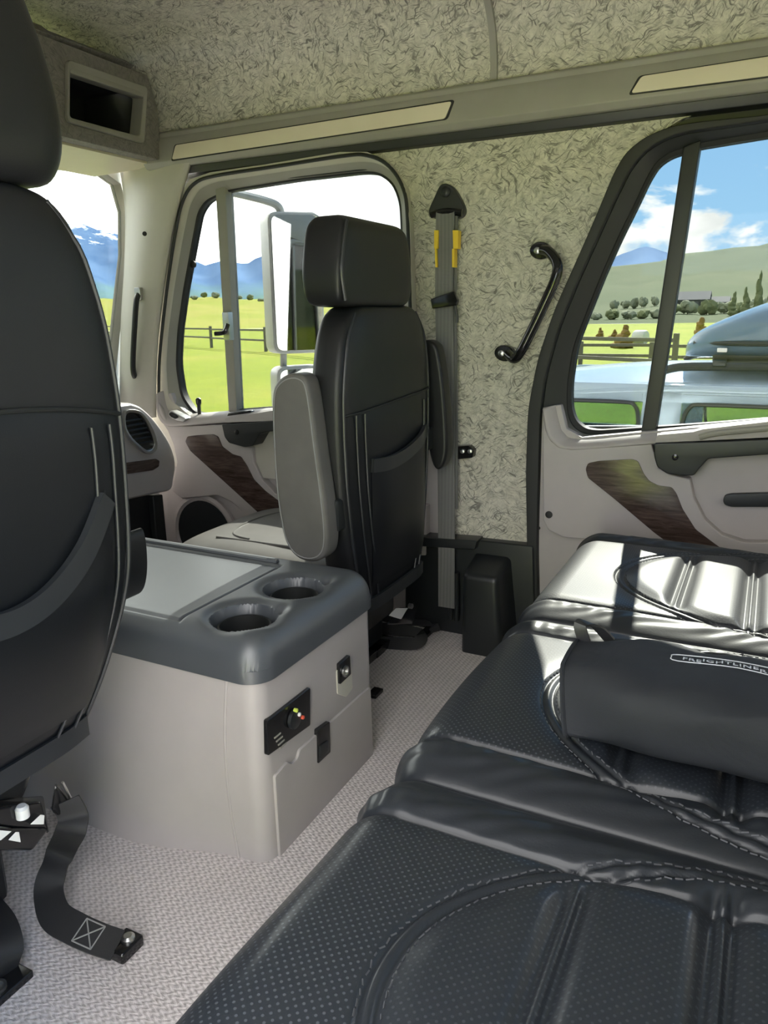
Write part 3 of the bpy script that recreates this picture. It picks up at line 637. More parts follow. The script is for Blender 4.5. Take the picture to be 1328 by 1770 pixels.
extr('wood_strip', fillet(xz(c8([(60, 610), (320, 575), (345, 590), (340, 630), (300, 655), (60, 690)]), DY-0.002), 0.004), 'y', DY-0.003, DY+0.01, 'dark_wood', db, bevel=0.001)
lowp = xz(c8([(60, 850), (385, 820), (410, 1190), (410, 2200), (60, 2200)]), 1.70)
extr('lower_cover', lowp, 'y', 1.72, 1.98, 'black_plastic', db, bevel=0.006)
extr('lower_rib', xz(c8([(300, 830), (370, 822), (405, 1190), (330, 1190)]), 1.70), 'y', 1.70, 1.74, 'dark_frame', db, bevel=0.006)

# A pillar grab handle
gh = empty('grab_handle', PX(237, 655, 1.86), 'slim dark grab handle on the pale windscreen pillar', 'handle')
tube('bar', [PX(240, 508, 1.89), PX(236, 520, 1.86), PX(233, 560, 1.855), PX(230, 620, 1.855), PX(231, 645, 1.86), PX(236, 655, 1.89)], 0.009, 'black_plastic', gh)
box('mount', PX(240, 508, 1.885)+np.array([-0.008, -0.012, -0.02]), PX(240, 508, 1.885)+np.array([0.02, 0.012, 0.02]), 'satin_metal', gh, 0.003)
box('mount', PX(236, 655, 1.885)+np.array([-0.008, -0.012, -0.015]), PX(236, 655, 1.885)+np.array([0.02, 0.012, 0.015]), 'black_plastic', gh, 0.003)

# ================================================================== FRONT SEATS
def build_seat(name, label, cx, dz, yr, tuck, hr_lift, pocket_z, sag, stretch, arch, hrw):
    t = empty(name, (cx, yr+0.3, 0.0), label, 'seat')
    prof = [(.238, .12, .02), (.243, .150, .035), (.262, .168, .045), (.34, .186, .05), (.44, .205, .05), (.55, .220, .05), (.66, .226, .05), (.74, .225, .05), (.80, .216, .05), (.855, .200, .048), (.895, .176, .044), (.915, .145, .036), (.922, .10, .02)]
    prof = [(z if z < .72 else .72+(z-.72)*stretch, h_, d_) for z, h_, d_ in prof]; ZT = prof[-1][0]
    def ty(z): return tuck*max(0.0, (0.50-z)/0.26)**1.3
    def hw(z): return np.interp(z, [p[0] for p in prof], [p[1] for p in prof])
    def rear(dx, z, off=0.0):
        h = hw(z); hd = np.interp(z, [p[0] for p in prof], [p[2] for p in prof]); q = min(abs(dx)/h, 0.999)
        return (cx+dx, yr+ty(z)+0.05-hd*(1-q**4.6)**(1/4.6)-off, z+dz)
    loft('backrest', [(z+dz, cx, yr+ty(z)+0.05, h, d) for z, h, d in prof], 'vinyl_black', t, n=4.6)
    # rear cover below the curved seam, slightly proud
    zs = lambda dx: 0.712+0.010*(dx/0.2)*(arch == 0)+arch*(1-(dx/0.2)**2)
    A = []
    for i in range(25):
        row = []
        for j in range(21):
            q = i/24; s = -1+2*j/20
            z = 0.27+(zs(s*0.2)-0.27)*q; dx = s*(hw(z)-0.020); e = 0.004*min(1, min(q, 1-q)*14)*min(1, (1-abs(s))*8+0.05)
            row.append(rear(dx, z, e+0.0005))
        A.append(row)
    gridmesh('rear_cover', np.array(A), 'seat_vinyl', t)
    # pocket: sagging sheet with a padded lip
    A = []; lip = []
    for i in range(22):
        row = []
        for j in range(25):
            q = i/21; s = -1+2*j/24; xl, xr = -(hw(.5)-0.085), hw(.5)-0.050
            dx = xl+(xr-xl)*(s+1)/2; zt = pocket_z-sag*(1-s*s)+0.02*s; z = 0.31+(zt-0.31)*q; lim = hw(z)-0.035
            dx = max(-lim, min(lim, dx)); bulge = 0.006+0.016*math.sin(math.pi*min(1, q*0.75+0.08))*(1-s**4)
            p = rear(dx, z, bulge); row.append(p)
            if i == 21: lip.append((p[0], p[1]-0.001, p[2]))
        A.append(row)
    gridmesh('pocket', np.array(A), 'seat_vinyl', t)
    lp = [np.array(p) for p in lip]
    ribbon('pocket_lip', [p-np.array([0, 0, 0.012]) for p in lp[::4]], [(0, 0, 1)]*len(lp[::4]), 0.030, 0.009, 'piping_vinyl', t)
    for off in (0.042, 0.074):
        for s in (-1, 1):
            tube('piping', [rear(s*(hw(z)-off), z, 0.006) for z in np.linspace(.262, .70, 12)], 0.0022, 'piping_vinyl', t, 8, 3)
    for s in (-1, 1): tube('piping', [rear(s*(hw(z)-0.012), z, 0.002) for z in np.linspace(.262, ZT-.017, 16)], 0.0035, 'piping_vinyl', t, 8, 3)
    tube('seam', [rear(dx, zs(dx), 0.003) for dx in np.linspace(-.213, .213, 12)], 0.003, 'rubber', t, 8, 3)
    ribbon('hem', [rear(dx, .268, 0.010) for dx in np.linspace(-.155, .155, 9)], [(0, 0, 1)]*9, 0.03, 0.008, 'piping_vinyl', t, 3)
    # headrest
    h0 = ZT-0.006+hr_lift; hw_ = hrw
    hr = loft('headrest', [(dz+h0+a, cx-0.055*(hr_lift < .01)+b, yr+0.052, hw_*c, d) for a, b, c, d in [(0, 0, .72, .02), (.004, 0, .88, .038), (.02, 0, .97, .047), (.06, 0, 1.0, .05), (.10, 0, .965, .05), (.14, 0, .90, .049), (.160, 0, .85, .044), (.172, 0, .78, .03), (.175, 0, .6, .012)]], 'vinyl_black', t, n=9.0, N=64)
    if hr_lift < .01: tube('headrest_piping', [(cx-.055-hw_*c+.006, yr+.006, dz+h0+a) for a, c in ((.012, .93), (.06, 1.0), (.10, .965), (.14, .90), (.162, .84))], .0035, 'piping_vinyl', t, 8, 4)
    for s in (-1, 1): tube('headrest_post', [(cx-0.05*(hr_lift < .01)+s*.07, yr+.055, dz+h0-.05), (cx-0.05*(hr_lift < .01)+s*.07, yr+.055, dz+h0+.02)], .007, 'satin_metal', t, 8, 0)
    return t, rear, hw
ps, prear, phw = build_seat('passenger_seat', 'black vinyl front seat with upright grey armrest, between centre console and front door', 1.535, 0.0, 0.75, 0.0, 0.0, 0.618, 0.020, 1.0, 0.0, 0.168)
ds, drear, dhw = build_seat('driver_seat', 'black vinyl driver seat with tall rounded headrest and deep sagging back pocket', 0.51, 0.07, 0.745, 0.085, 0.06, 0.60, 0.085, 1.28, 0.022, 0.175)

# driver's tall headrest replaces the low one's top: taller pad
for ch in list(ds.children):
    if ch.name.startswith('headrest') and 'post' not in ch.name: bpy.data.objects.remove(ch, do_unlink=True)
loft('headrest', [(1.045, .515, .80, .12, .02), (1.052, .515, .80, .155, .045), (1.08, .515, .80, .172, .056), (1.12, .515, .80, .176, .058), (1.17, .515, .80, .168, .058), (1.22, .515, .80, .152, .056), (1.27, .515, .80, .13, .05), (1.305, .515, .80, .10, .036), (1.315, .515, .80, .05, .012)], 'vinyl_black', ds, n=4.5)

# passenger armrests: padded paddles folded up against the backrest
def armrest(parent, pts, x, thick, mat):
    q = smoothp(yz(pts, x), 6)
    a = extr('armrest', q, 'x', x, x+thick, mat, parent, bevel=0.011, seg=4)
    c = np.mean(np.array(q), axis=0)
    tube('stitching', [(x-0.0008, c[0]+(p-c[0])*0.88, c[1]+(z-c[1])*0.955) for p, z in q[::3]], 0.0013, 'pale_thread', a, 6, 2, True)
    return a
APTS = [(469, 690), (476, 662), (497, 647), (522, 650), (534, 680), (548, 780), (562, 880), (566, 935), (560, 962), (541, 972), (512, 964), (490, 930), (476, 850), (470, 760)]
armrest(ps, APTS, 1.262, 0.052, 'vinyl_grey')
q = smoothp([(0.745, .80), (0.76, .83), (0.79, .835), (0.80, .80), (0.79, .66), (0.765, .53), (0.74, .51), (0.722, .56), (0.730, .70)], 6)
extr('armrest', q, 'x', 1.775, 1.825, 'vinyl_black', ps, bevel=0.011, seg=4)
box('armrest_pivot', (1.30, 0.77, 0.46), (1.345, 0.83, 0.53), 'black_plastic', ps, 0.01)
box('armrest_pivot', (1.735, 0.76, 0.56), (1.78, 0.81, 0.62), 'black_plastic', ps, 0.01)
# side bolster skin that catches the light on the inboard side
# passenger cushion
cu = []
secs = []
for y, hw_, z, hh in [(0.80, .20, .300, .065), (0.84, .225, .300, .075), (0.95, .235, .300, .078), (1.06, .24, .302, .08), (1.17, .235, .302, .078), (1.25, .22, .300, .068), (1.285, .19, .296, .048), (1.295, .14, .290, .026)]: secs.append((y, 1.545, z, hw_, hh))
cs = loft('seat_cushion', secs, 'vinyl_grey', ps, n=4.5, axis='y')
for dx in (-.15, .15): tube('cushion_seam', [(1.545+dx+(-.03 if dx < 0 else .03)*(y-1), y, .379) for y in np.linspace(.88, 1.17, 8)], .0028, 'vinyl_grey', cs, 6, 3)
tube('cushion_seam', [(1.40, 1.08, .3815), (1.42, 1.14, .3805), (1.49, 1.175, .380), (1.60, 1.175, .380), (1.67, 1.14, .3805), (1.69, 1.08, .3815)], .0028, 'vinyl_grey', cs, 6, 4)
box('seat_base', (1.36, 0.89, 0.02), (1.74, 1.22, 0.24), 'black_plastic', ps, 0.02)
box('seat_skirt', (1.345, 0.86, 0.10), (1.75, 1.24, 0.235), 'skirt_fabric', ps, 0.02)
box('mount_plate', (1.34, 0.87, 0.0), (1.76, 1.24, 0.022), 'gloss_black', ps, 0.003)
# driver cushion, skirt, base
loft('seat_cushion', [(0.84, .51, .43, .20, .075), (0.90, .51, .43, .23, .085), (1.05, .51, .43, .24, .088), (1.25, .51, .43, .235, .085), (1.33, .51, .425, .19, .055), (1.345, .51, .42, .14, .03)], 'vinyl_black', ds, n=4.5, axis='y')
loft('seat_skirt', [(.185, .51, 1.10, .14, .155), (.20, .51, 1.10, .15, .165), (.25, .51, 1.09, .16, .175), (.32, .51, 1.08, .165, .18), (.36, .51, 1.08, .165, .18)], 'skirt_fabric', ds, n=6)
box('seat_base', (0.39, 1.00, 0.0), (0.63, 1.24, 0.20), 'black_plastic', ds, 0.02)
q = smoothp([(0.80, .735), (0.83, .745), (0.87, .72), (0.90, .64), (0.89, .575), (0.85, .555), (0.815, .60), (0.80, .66)], 5)
q = smoothp(yz([(226, 925), (236, 915), (244, 935), (247, 985), (241, 1020), (226, 1032), (205, 1028), (200, 930)], 0.79), 5)
extr('armrest', q, 'x', 0.745, 0.80, 'vinyl_black', ds, bevel=0.014, seg=4)

# ================================================================== CENTRE CONSOLE
cc = empty('centre_console', (1.08, 0.95, 0), 'light grey centre console with dark lid, two cup holders and power panel', 'console')
def side_x(z, y, s):
    """left / right wall: bulges out towards the floor"""
    return (0.868 - 0.055*sstep(0.70, 0.95, y)*max(0.0, 1-z/0.34)**1.2) if s < 0 else 1.262+0.008*(1-z/0.34)
V = []; F = []; zz = np.linspace(-0.005, 0.345, 15); R = 0.03
loopy = []
for z in zz:
    row = []
    for a in np.linspace(0, math.pi/2, 7): row.append((side_x(z, 0.70, -1)+R-R*math.cos(math.pi/2-a) if False else side_x(z, 0.70, -1)+R-R*math.sin(a), 0.672+R-R*math.cos(a)))
    row = row  # rear-left corner from the rear face round to the side
    left = [(side_x(z, y, -1), y) for y in np.linspace(0.71, 1.40, 24)]
    right = [(side_x(z, y, 1), y) for y in np.linspace(1.40, 0.71, 10)]
    rc = [(side_x(z, 0.70, 1)-R+R*math.cos(a), 0.672+R-R*math.sin(a)) for a in np.linspace(0, math.pi/2, 7)]
    loopy.append(row+left+right+rc)
nL = len(loopy[0])
for z, L_ in zip(zz, loopy): V += [(x, y, z) for x, y in L_]
for i in range(len(zz)-1):
    for j in range(nL): F.append((i*nL+j, i*nL+(j+1) % nL, (i+1)*nL+(j+1) % nL, (i+1)*nL+j))
F += [tuple(range(nL))[::-1], tuple((len(zz)-1)*nL+j for j in range(nL))]
cb = mk('body', V, F, 'grey_plastic', cc)
# moulded seam line down the left side
tube('seam_line', [(side_x(z, 0.735, -1)-0.0005, 0.730+0.014*math.sin(math.pi*z/0.34), z) for z in np.linspace(0.0, 0.34, 12)], 0.0028, 'grey_plastic', cb, 8, 3)
# lid: thick rounded dark cap with cup holders cut in
LX0, LX1, LY0, LY1, LZ0, LZ1 = 0.862, 1.270, 0.662, 1.42, 0.335, 0.412
lx, ly = np.linspace(LX0, LX1, 120), np.concatenate([np.linspace(LY0, 0.90, 110), np.linspace(0.905, LY1, 40)])
cups = [((0.955, 0.757), 0.058), ((1.108, 0.757), 0.058)]
Rr = 0.050
XX, YY = np.meshgrid(lx, ly, indexing='ij')
ex = np.minimum(XX-LX0, LX1-XX); ey = np.minimum(YY-LY0, LY1-YY)
cxr = np.clip(Rr-ex, 0, Rr); cyr = np.clip(Rr-ey, 0, Rr); rr_ = np.clip(np.sqrt(cxr**2+cyr**2)/Rr, 0, 1)
ZZ = LZ1-0.055*(1-np.sqrt(np.clip(1-rr_**2, 0, 1)))
# recessed hinged tray outline
tx0, tx1, ty0 = 0.895, 1.19, 0.845
d = np.maximum(np.maximum(tx0-XX, XX-tx1), ty0-YY)
ZZ -= 0.005*np.exp(-(d/0.004)**2)
ZZ -= 0.003*sstep(0.0, -0.01, d)
for (a, b), r_ in cups:
    dd = np.sqrt((XX-a)**2+(YY-b)**2)
    ZZ -= 0.006*np.exp(-np.clip(dd-r_, 0, 1)**2/0.00012)*(dd > r_)
    ZZ = np.where(dd <= r_, ZZ-0.006-0.085*sstep(r_, r_-0.012, dd), ZZ)
# thumb notches beside the holders
for a, b in ((1.005, 0.715), (1.165, 0.715)):
    dd = np.sqrt((XX-a)**2+((YY-b)*1.2)**2); ZZ -= 0.010*np.exp(-(dd/0.014)**2)
P = np.stack([XX, YY, ZZ], -1)
V = [tuple(p) for p in P.reshape(-1, 3)]; na, nb = XX.shape
F = [(i*nb+j, (i+1)*nb+j, (i+1)*nb+j+1, i*nb+j+1) for i in range(na-1) for j in range(nb-1)]
border = [(i, 0) for i in range(na)]+[(na-1, j) for j in range(1, nb)]+[(i, nb-1) for i in range(na-2, -1, -1)]+[(0, j) for j in range(nb-2, 0, -1)]
k0 = len(V)
for i, j in border: V.append((P[i, j, 0], P[i, j, 1], LZ0))
nbd = len(border)
# round the plan corners by pulling the border
Rc = 0.045
def rc_(x, y):
    px_ = min(max(x, LX0+Rc), LX1-Rc); py_ = min(max(y, LY0+Rc), LY1-Rc); dx, dy = x-px_, y-py_; l = math.hypot(dx, dy)
    return (px_+dx/l*Rc, py_+dy/l*Rc) if l > Rc else (x, y)
V = [(*rc_(v[0], v[1]), v[2]) for v in V]
for q in range(nbd):
    i, j = border[q]; i2, j2 = border[(q+1) % nbd]; F.append((i*nb+j, i2*nb+j2, k0+(q+1) % nbd, k0+q))
ld = mk('lid', V, F, 'lid_plastic', cc, label='dark charcoal textured plastic lid')
tube('hinge_strip', [(1.205, 0.86, LZ1+0.001), (1.205, 1.38, LZ1+0.001)], 0.006, 'lid_plastic', ld, 8, 0)
for (a, b), r_ in cups:
    lathe('cup_shade_tube', [(r_-0.0125, 0), (r_-0.0125, 0.070), (r_-0.0155, 0.070), (r_-0.0155, 0.002)], (a, b, LZ1-0.091), (0, 0, 1), 'rubber', ld, 36)  # black tube added to paint the shade down inside the cup
    lathe('cup_insert', [(r_-0.010, 0), (r_-0.010, 0.004), (r_-0.020, 0.005)], (a, b, LZ1-0.091), (0, 0, 1), 'black_plastic', ld)
# rear face details
RY = 0.672
tubes = [(0.897, RY-0.001, 0.004), (0.893, RY-0.001, 0.150), (0.905, RY-0.001, 0.164), (0.955, RY-0.001, 0.165), (1.242, RY-0.001, 0.163), (1.247, RY-0.001, 0.01)]
dr_ = extr('access_panel', fillet([(0.898, -0.004), (0.896, 0.158), (0.935, 0.163), (0.945, 0.152), (0.965, 0.152), (0.972, 0.164), (1.238, 0.160), (1.244, -0.004)], 0.006), 'y', RY-0.005, RY+0.01, 'grey_plastic', cc, bevel=0.002)
lt_ = extr('panel_latch', fillet(xz([(549, 1262), (570, 1247), (571, 1300), (550, 1320)], RY-.007), 0.003), 'y', RY-0.008, RY+0.003, 'gloss_black', dr_, bevel=0.0015)
extr('latch_tab', xz([(553, 1290), (568, 1280), (568, 1298), (553, 1311)], RY-.01), 'y', RY-0.0105, RY-0.006, 'black_plastic', lt_, bevel=0.001)
pw = extr('power_panel', fillet(xz([(463, 1246), (537, 1188), (537, 1254), (464, 1307)], RY-.006), 0.004), 'y', RY-0.006, RY+0.003, 'gloss_black', cc, bevel=0.002)
pc = PY(507, 1242, RY-.008)
lathe('socket_ring', [(0.017, 0), (0.017, 0.006), (0.013, 0.007)], pc, (0, -1, 0), 'black_plastic', pw)
for (u, v), mt in (((509, 1227), 'green_plastic'), ((514, 1234), 'white_plastic'), ((520, 1239), 'red_plastic')):
    p = PY(u, v, RY-.012); lathe('indicator', [(0.0035, 0), (0.0035, 0.006), (0.002, 0.007)], p, (0, -1, 0), mt, pw, 12)
for k in range(4):
    p = PY(474+3*k, 1262+0*k, RY-.007)
    box('legend_mark', (p[0], RY-0.0075, 0.228-0.009*k), (p[0]+0.018, RY-0.0055, 0.2305-0.009*k), 'frame_plastic', pw, 0)
sr = extr('socket_recess', fillet(xz([(583, 1160), (608, 1137), (611, 1190), (600, 1205), (585, 1200)], RY-.003), 0.004), 'y', RY-0.002, RY+0.004, 'warm_plastic', cc, bevel=0.001)
so = extr('power_socket', fillet(xz([(586, 1148), (604, 1132), (606, 1165), (587, 1183)], RY-.005), 0.003), 'y', RY-0.007, RY+0.003, 'gloss_black', cc, bevel=0.0015)
lathe('socket_rim', [(0.011, 0), (0.011, 0.004), (0.007, 0.004), (0.007, 0.001)], PY(596, 1160, RY-.008), (0, -1, 0), 'satin_metal', so, 18)


# ================================================================== REAR BENCH: three cushions side by side
rb = empty('rear_bench', (0.93, 0.0, 0.0), 'black leather rear bench of three padded cushions with double stitching', 'bench')
BZ, BF, BR = 0.405, 0.352, 0.055      # top height, front face, front roll radius
def cushion(cx, seed, h=0.25):
    rs = np.random.RandomState(seed)
    nx = 240; ux = np.linspace(-h, h, nx)
    # path over the top, round the front roll and down the front face: (y, z, ny, nz)
    top = [(y, BZ, 0, 1) for y in np.arange(-0.36, BF-BR, 0.0022)]
    arc = [(BF-BR+BR*math.sin(a), BZ-BR+BR*math.cos(a), math.sin(a), math.cos(a)) for a in np.linspace(0, math.pi/2, 26)]
    fr = [(BF-0.10*((BZ-BR-z)/0.25)**2, z, 1, 0) for z in np.arange(BZ-BR-0.006, 0.14, -0.008)]
    path = np.array(top+arc+fr); s_y = path[:, 0].copy(); na = len(top)
    arcl = np.concatenate([[0], np.cumsum(np.hypot(np.diff(path[:, 0]), np.diff(path[:, 1])))]); yy_ = arcl-0.36   # unrolled y
    X, Yv = np.meshgrid(ux, yy_)
    ax_ = np.abs(X)
    H = 0.006*np.cos(np.clip(X/h, -1, 1)*math.pi/2)
    # ends roll off into the gap between the cushions
    e = np.clip((ax_-(h-0.045))/0.045, 0, 1); H = H-0.020*(1-np.sqrt(np.clip(1-e**2, 0, 1)))
    # side boxing seam
    sm = h-0.078; H = H-0.007*np.exp(-((ax_-sm)/0.0035)**2)-0.004*np.exp(-((ax_-sm)/0.014)**2)
    H = H+0.004*np.exp(-((ax_-(h-0.05))/0.018)**2)
    # gathers beside the seam
    H = H+0.0009*np.sin(Yv*150+6*np.sin(Yv*23+seed))*np.exp(-((ax_-sm-0.022)/0.018)**2)*(0.4+0.6*np.sin(Yv*9+seed)**2)
    # insert: big rounded tongue, edged by a double stitched seam
    a_, b_, y0 = 0.222, 0.345, -0.13
    rE = np.sqrt((X/a_)**2+(np.clip(Yv-y0, 0, None)/b_)**2); g = np.sqrt((X/a_**2)**2+(np.clip(Yv-y0, 0, None)/b_**2)**2)/np.maximum(rE, 1e-6)
    dE = (rE-1)/np.maximum(g, 1e-6)
    H = H-0.0040*np.exp(-((dE)/0.0026)**2)-0.0040*np.exp(-((dE-0.013)/0.0026)**2)-0.002*np.exp(-((dE-0.0065)/0.02)**2)
    ins = sstep(0.0, -0.03, dE); H = H+0.005*ins
    for c in (0.105, -0.012, -0.13, -0.25):
        H = H-ins*(0.017*np.exp(-((Yv-c)/0.016)**2)-0.012*np.exp(-((Yv-c)/0.0055)**2))
    # soft wear: gentle undulation
    for _ in range(7):
        kx, ky, ph = rs.uniform(-14, 14), rs.uniform(-12, 12), rs.uniform(0, 6.28); H = H+0.0009*np.sin(X*kx+Yv*ky+ph)
    # long pull wrinkles in the outer panel near the seam
    H = H+0.0010*np.sin((X*0.9+Yv*0.35)*260+2*np.sin(Yv*30))*np.exp(-((ax_-(h-0.045))/0.025)**2)
    Yw = path[:, 0][:, None]+path[:, 2][:, None]*H; Zw = path[:, 1][:, None]+path[:, 3][:, None]*H
    # ends also close downwards
    P = np.stack([X+cx, Yw, Zw], -1)
    lo = P[:, :1].copy(); lo[..., 2] = np.minimum(lo[..., 2]-0.05, lo[..., 2]); hi = P[:, -1:].copy(); hi[..., 2] -= 0.05
    lo[..., 1] -= path[:, 2][:, None]*0.04; hi[..., 1] -= path[:, 2][:, None]*0.04
    P = np.concatenate([lo, P, hi], axis=1)
    me_o = gridmesh('seat_cushion', P, 'leather_black', rb)
    me = me_o.data
    for e_ in me.edges: e_.use_edge_sharp = False
    pf = (ax_ < sm-0.004)*(np.abs(dE-0.0065) > 0.014)*np.where(dE < 0, 0.45, 1.0)
    pf = np.concatenate([pf[:, :1]*0, pf, pf[:, -1:]*0], axis=1).reshape(-1)
    at = me.attributes.new('perf', 'FLOAT', 'POINT'); at.data.foreach_set('value', pf.astype(np.float32))
    # thread: short stitches following the double seam and the boxing seam
    V = []; F = []
    def sample(x, y):
        j = int(np.clip(np.interp(x, ux, np.arange(nx)), 0, nx-1)); i = int(np.clip(np.interp(y, yy_, np.arange(len(yy_))), 0, len(yy_)-1))
        return P[i, j+1]
    def stitch(line, L=0.0055, gap=0.0035, wid=0.0008):
        q = np.array(line); seg = np.hypot(*(np.diff(q, axis=0).T)); S = np.concatenate([[0], np.cumsum(seg)]); s = 0
        while s+L < S[-1]:
            a = [np.interp(s, S, q[:, k]) for k in (0, 1)]; b = [np.interp(s+L, S, q[:, k]) for k in (0, 1)]
            p1, p2 = sample(*a), sample(*b); t = p2-p1; n_ = np.linalg.norm(t)
            if n_ > 1e-4:
                t = t/n_; sd_ = np.cross(t, (0, 0, 1.0)); sd_ = sd_/(np.linalg.norm(sd_)+1e-9)*wid; up = np.array([0, 0, 0.0012])
                k = len(V)
                for p in (p1, p2): V.extend([p-sd_, p+up, p+sd_])
                F.extend([(k, k+1, k+4, k+3), (k+1, k+2, k+5, k+4)])
            s += L+gap
    for off in (-0.004, 0.017):
        pts = []
        for th in np.linspace(-math.pi, 0, 160):
            pts.append(((a_+off)*math.cos(th), y0-(b_+off)*math.sin(th)))
        stitch([(-(a_+off), -0.34)]+pts+[((a_+off), -0.34)])
    st = mk('stitching', V, F, 'thread', me_o)
    return me_o
for k, (c, h_) in enumerate(((0.43, .25), (0.93, .25), (1.455, .275))): cushion(c, 11+k, h_)
box('bench_base', (0.24, -0.34, -0.05), (1.70, 0.235, 0.30), 'black_plastic', rb, 0.02)

# ================================================================== BAG lying on the bench
bag = empty('storage_bag', (0.93, 0.0, 0.41), 'dark grey cloth storage bag with silver lettering lying on the bench', 'bag')
bs = []
BTOP = 0.418
def bagsec(t):
    """cross-section at arc parameter t along the bag (0 = front end)"""
    return t
A = []
ts = np.concatenate([np.linspace(0, 0.12, 14), np.linspace(0.15, 1, 26)])
rsb = np.random.RandomState(5)
for t in ts:
    y = 0.178-t*0.60
    k = sstep(0.0, 0.14, t)
    hw_ = 0.062+0.030*k; hh = 0.034+0.008*k; lean = 0.026*(1-k)
    row = []
    for j in range(64):
        a = 2*math.pi*j/64; co, si = math.cos(a), math.sin(a); n = 3.6
        p = math.copysign(abs(co)**(2/n), co); q = math.copysign(abs(si)**(2/n), si)
        wob = 0.0022*math.sin(5*a+9*t*3+1.0)*math.sin(7*t+a)+0.0020*math.sin(17*t*2+3*a)
        x = 0.868+0.0*t+hw_*p+lean*q+wob; z = BTOP+hh+hh*q*(1.0-0.12*p)+wob*(q > -0.6)
        row.append((x, y+0.012*(q)*(1-k), max(z, BTOP)))
    A.append(row)
A = np.array(A); n0, n1, _ = A.shape
V = [tuple(p) for p in A.reshape(-1, 3)]; F = [(i*n1+j, i*n1+(j+1) % n1, (i+1)*n1+(j+1) % n1, (i+1)*n1+j) for i in range(n0-1) for j in range(n1)]
# pinched front end
c0 = A[0].mean(axis=0)+np.array([0, 0.010, 0]); k = len(V); V.append(tuple(c0)); F += [(j, (j+1) % n1, k) for j in range(n1)]
c1 = A[-1].mean(axis=0); V.append(tuple(c1)); F += [((n0-1)*n1+(j+1) % n1, (n0-1)*n1+j, k+1) for j in range(n1)]
mk('bag_body', V, F, 'bag_cloth', bag)
tube('end_seam', [A[0][j] for j in range(0, 64, 4)], 0.003, 'bag_cloth', bag, 6, 3, True)
def edge(j, off): return [tuple(A[i][j]+np.array(off)) for i in range(1, n0, 3)]
tl = A[1][12]
ribbon('strap_loop', [tl+np.array([0.0, -0.005, -0.006]), tl+np.array([0.0, 0.004, 0.022]), tl+np.array([0.018, -0.012, 0.016]), tl+np.array([0.03, -0.03, -0.006])], [(0, 1, 0.2)]*4, 0.016, 0.003, 'belt_black', bag)
# lettering on the bag
def text_mesh(name, body, size, mat, parent, M):
    cu = bpy.data.curves.new(name, 'FONT'); cu.body = body; cu.size = size; cu.extrude = 0.0004; cu.offset = size*0.012; cu.space_character = 1.12
    tmp = bpy.data.objects.new(name, cu); COL.objects.link(tmp); dg = bpy.context.evaluated_depsgraph_get()
    me = bpy.data.meshes.new_from_object(tmp.evaluated_get(dg)); bpy.data.objects.remove(tmp, do_unlink=True)
    me.transform(M); o = bpy.data.objects.new(name, me); COL.objects.link(o); me.materials.clear(); me.materials.append(MATS[mat]); attach(o, parent); return o
# letters run fore-aft along the upper far side of the bag
pA = A[np.argmin(abs(A[:, 0, 1]-0.05))]; top_j = 13
p = pA[top_j]; nrm = Vector((0.10, 0.0, 1.0)).normalized()
xd = Vector((0.02, -1.0, 0.0)).normalized(); yd = nrm.cross(xd).normalized(); 
M = Matrix.Translation(Vector((p[0]-0.028, 0.058, p[2]+0.0042))) @ Matrix(((xd[0], yd[0], nrm[0], 0), (xd[1], yd[1], nrm[1], 0), (xd[2], yd[2], nrm[2], 0), (0, 0, 0, 1)))
lt = text_mesh('lettering', 'FREIGHTLINER', 0.0125, 'silver_print', bag, M)
def bag_z(x, y):
    i = int(np.argmin(abs(A[:, 0, 1]-y))); row = sorted([(q[0], q[2]) for q in A[i] if q[2] > BTOP+0.03]); return float(np.interp(x, [r[0] for r in row], [r[1] for r in row]))
for v in lt.data.vertices: v.co.z = bag_z(v.co.x, v.co.y)+0.0012+(0.0004 if v.co.z > M.translation.z else 0)
def onbag(a, b): return M @ Vector((a, b, 0.0))
oq = [onbag(a, b) for a, b in ((-0.004, -0.006), (-0.012, 0.0045), (-0.004, 0.0155), (0.06, 0.0155), (0.122, 0.0155), (0.130, 0.0045), (0.122, -0.006), (0.06, -0.006))]
tube('logo_outline', [(q[0], q[1], bag_z(q[0], q[1])+0.001) for q in oq], 0.0006, 'silver_print', bag, 6, 4, True)

# ================================================================== SHOULDER BELT on the pillar
sb = empty('shoulder_belt', PX(775, 375, W), 'grey shoulder belt hanging from a triangular anchor on the cloth pillar', 'seat belt')
an = smoothp(yz([(773, 318), (786, 326), (800, 350), (804, 366), (796, 377), (772, 381), (748, 376), (743, 364), (752, 342), (762, 322)], 1.915), 5)
ap_ = extr('anchor_plate', an, 'x', 1.908, W, 'dark_frame', sb, bevel=0.004)
lathe('anchor_bolt', [(0.013, 0), (0.013, 0.006), (0.009, 0.010), (0.004, 0.011)], PX(771, 332, 1.908), (-1, 0, 0), 'black_plastic', ap_)
tube('belt_guide', [PX(746, 371, 1.90), PX(772, 366, 1.896), (PX(799, 368, 1.90))], 0.009, 'gloss_black', ap_, 10, 5)
def bp(u, v, x): return PX(u, v, x)
up_path = [bp(770, 366, 1.890), bp(769, 420, 1.893), bp(768, 520, 1.893), bp(770, 640, 1.890), bp(771, 760, 1.885), bp(772, 880, 1.880), bp(772, 1050, 1.875)]
ribbon('webbing', up_path, [(0, 1, 0)]*7, 0.050, 0.0025, 'belt_grey', sb)
ribbon('rear_webbing', [p_+np.array([0.012, -0.006, 0]) for p_ in up_path[:-1]], [(0, 1, 0)]*6, 0.048, 0.0025, 'belt_grey', sb)
for s, (a, b, c, d_) in enumerate([((751, 398), (758, 398), (757, 430), (751, 430)), ((783, 398), (793, 398), (792, 430), (784, 430))]):
    extr('height_clip', yz([a, b, c, d_], 1.886), 'x', 1.884, 1.905, 'yellow_plastic', sb, bevel=0.001)
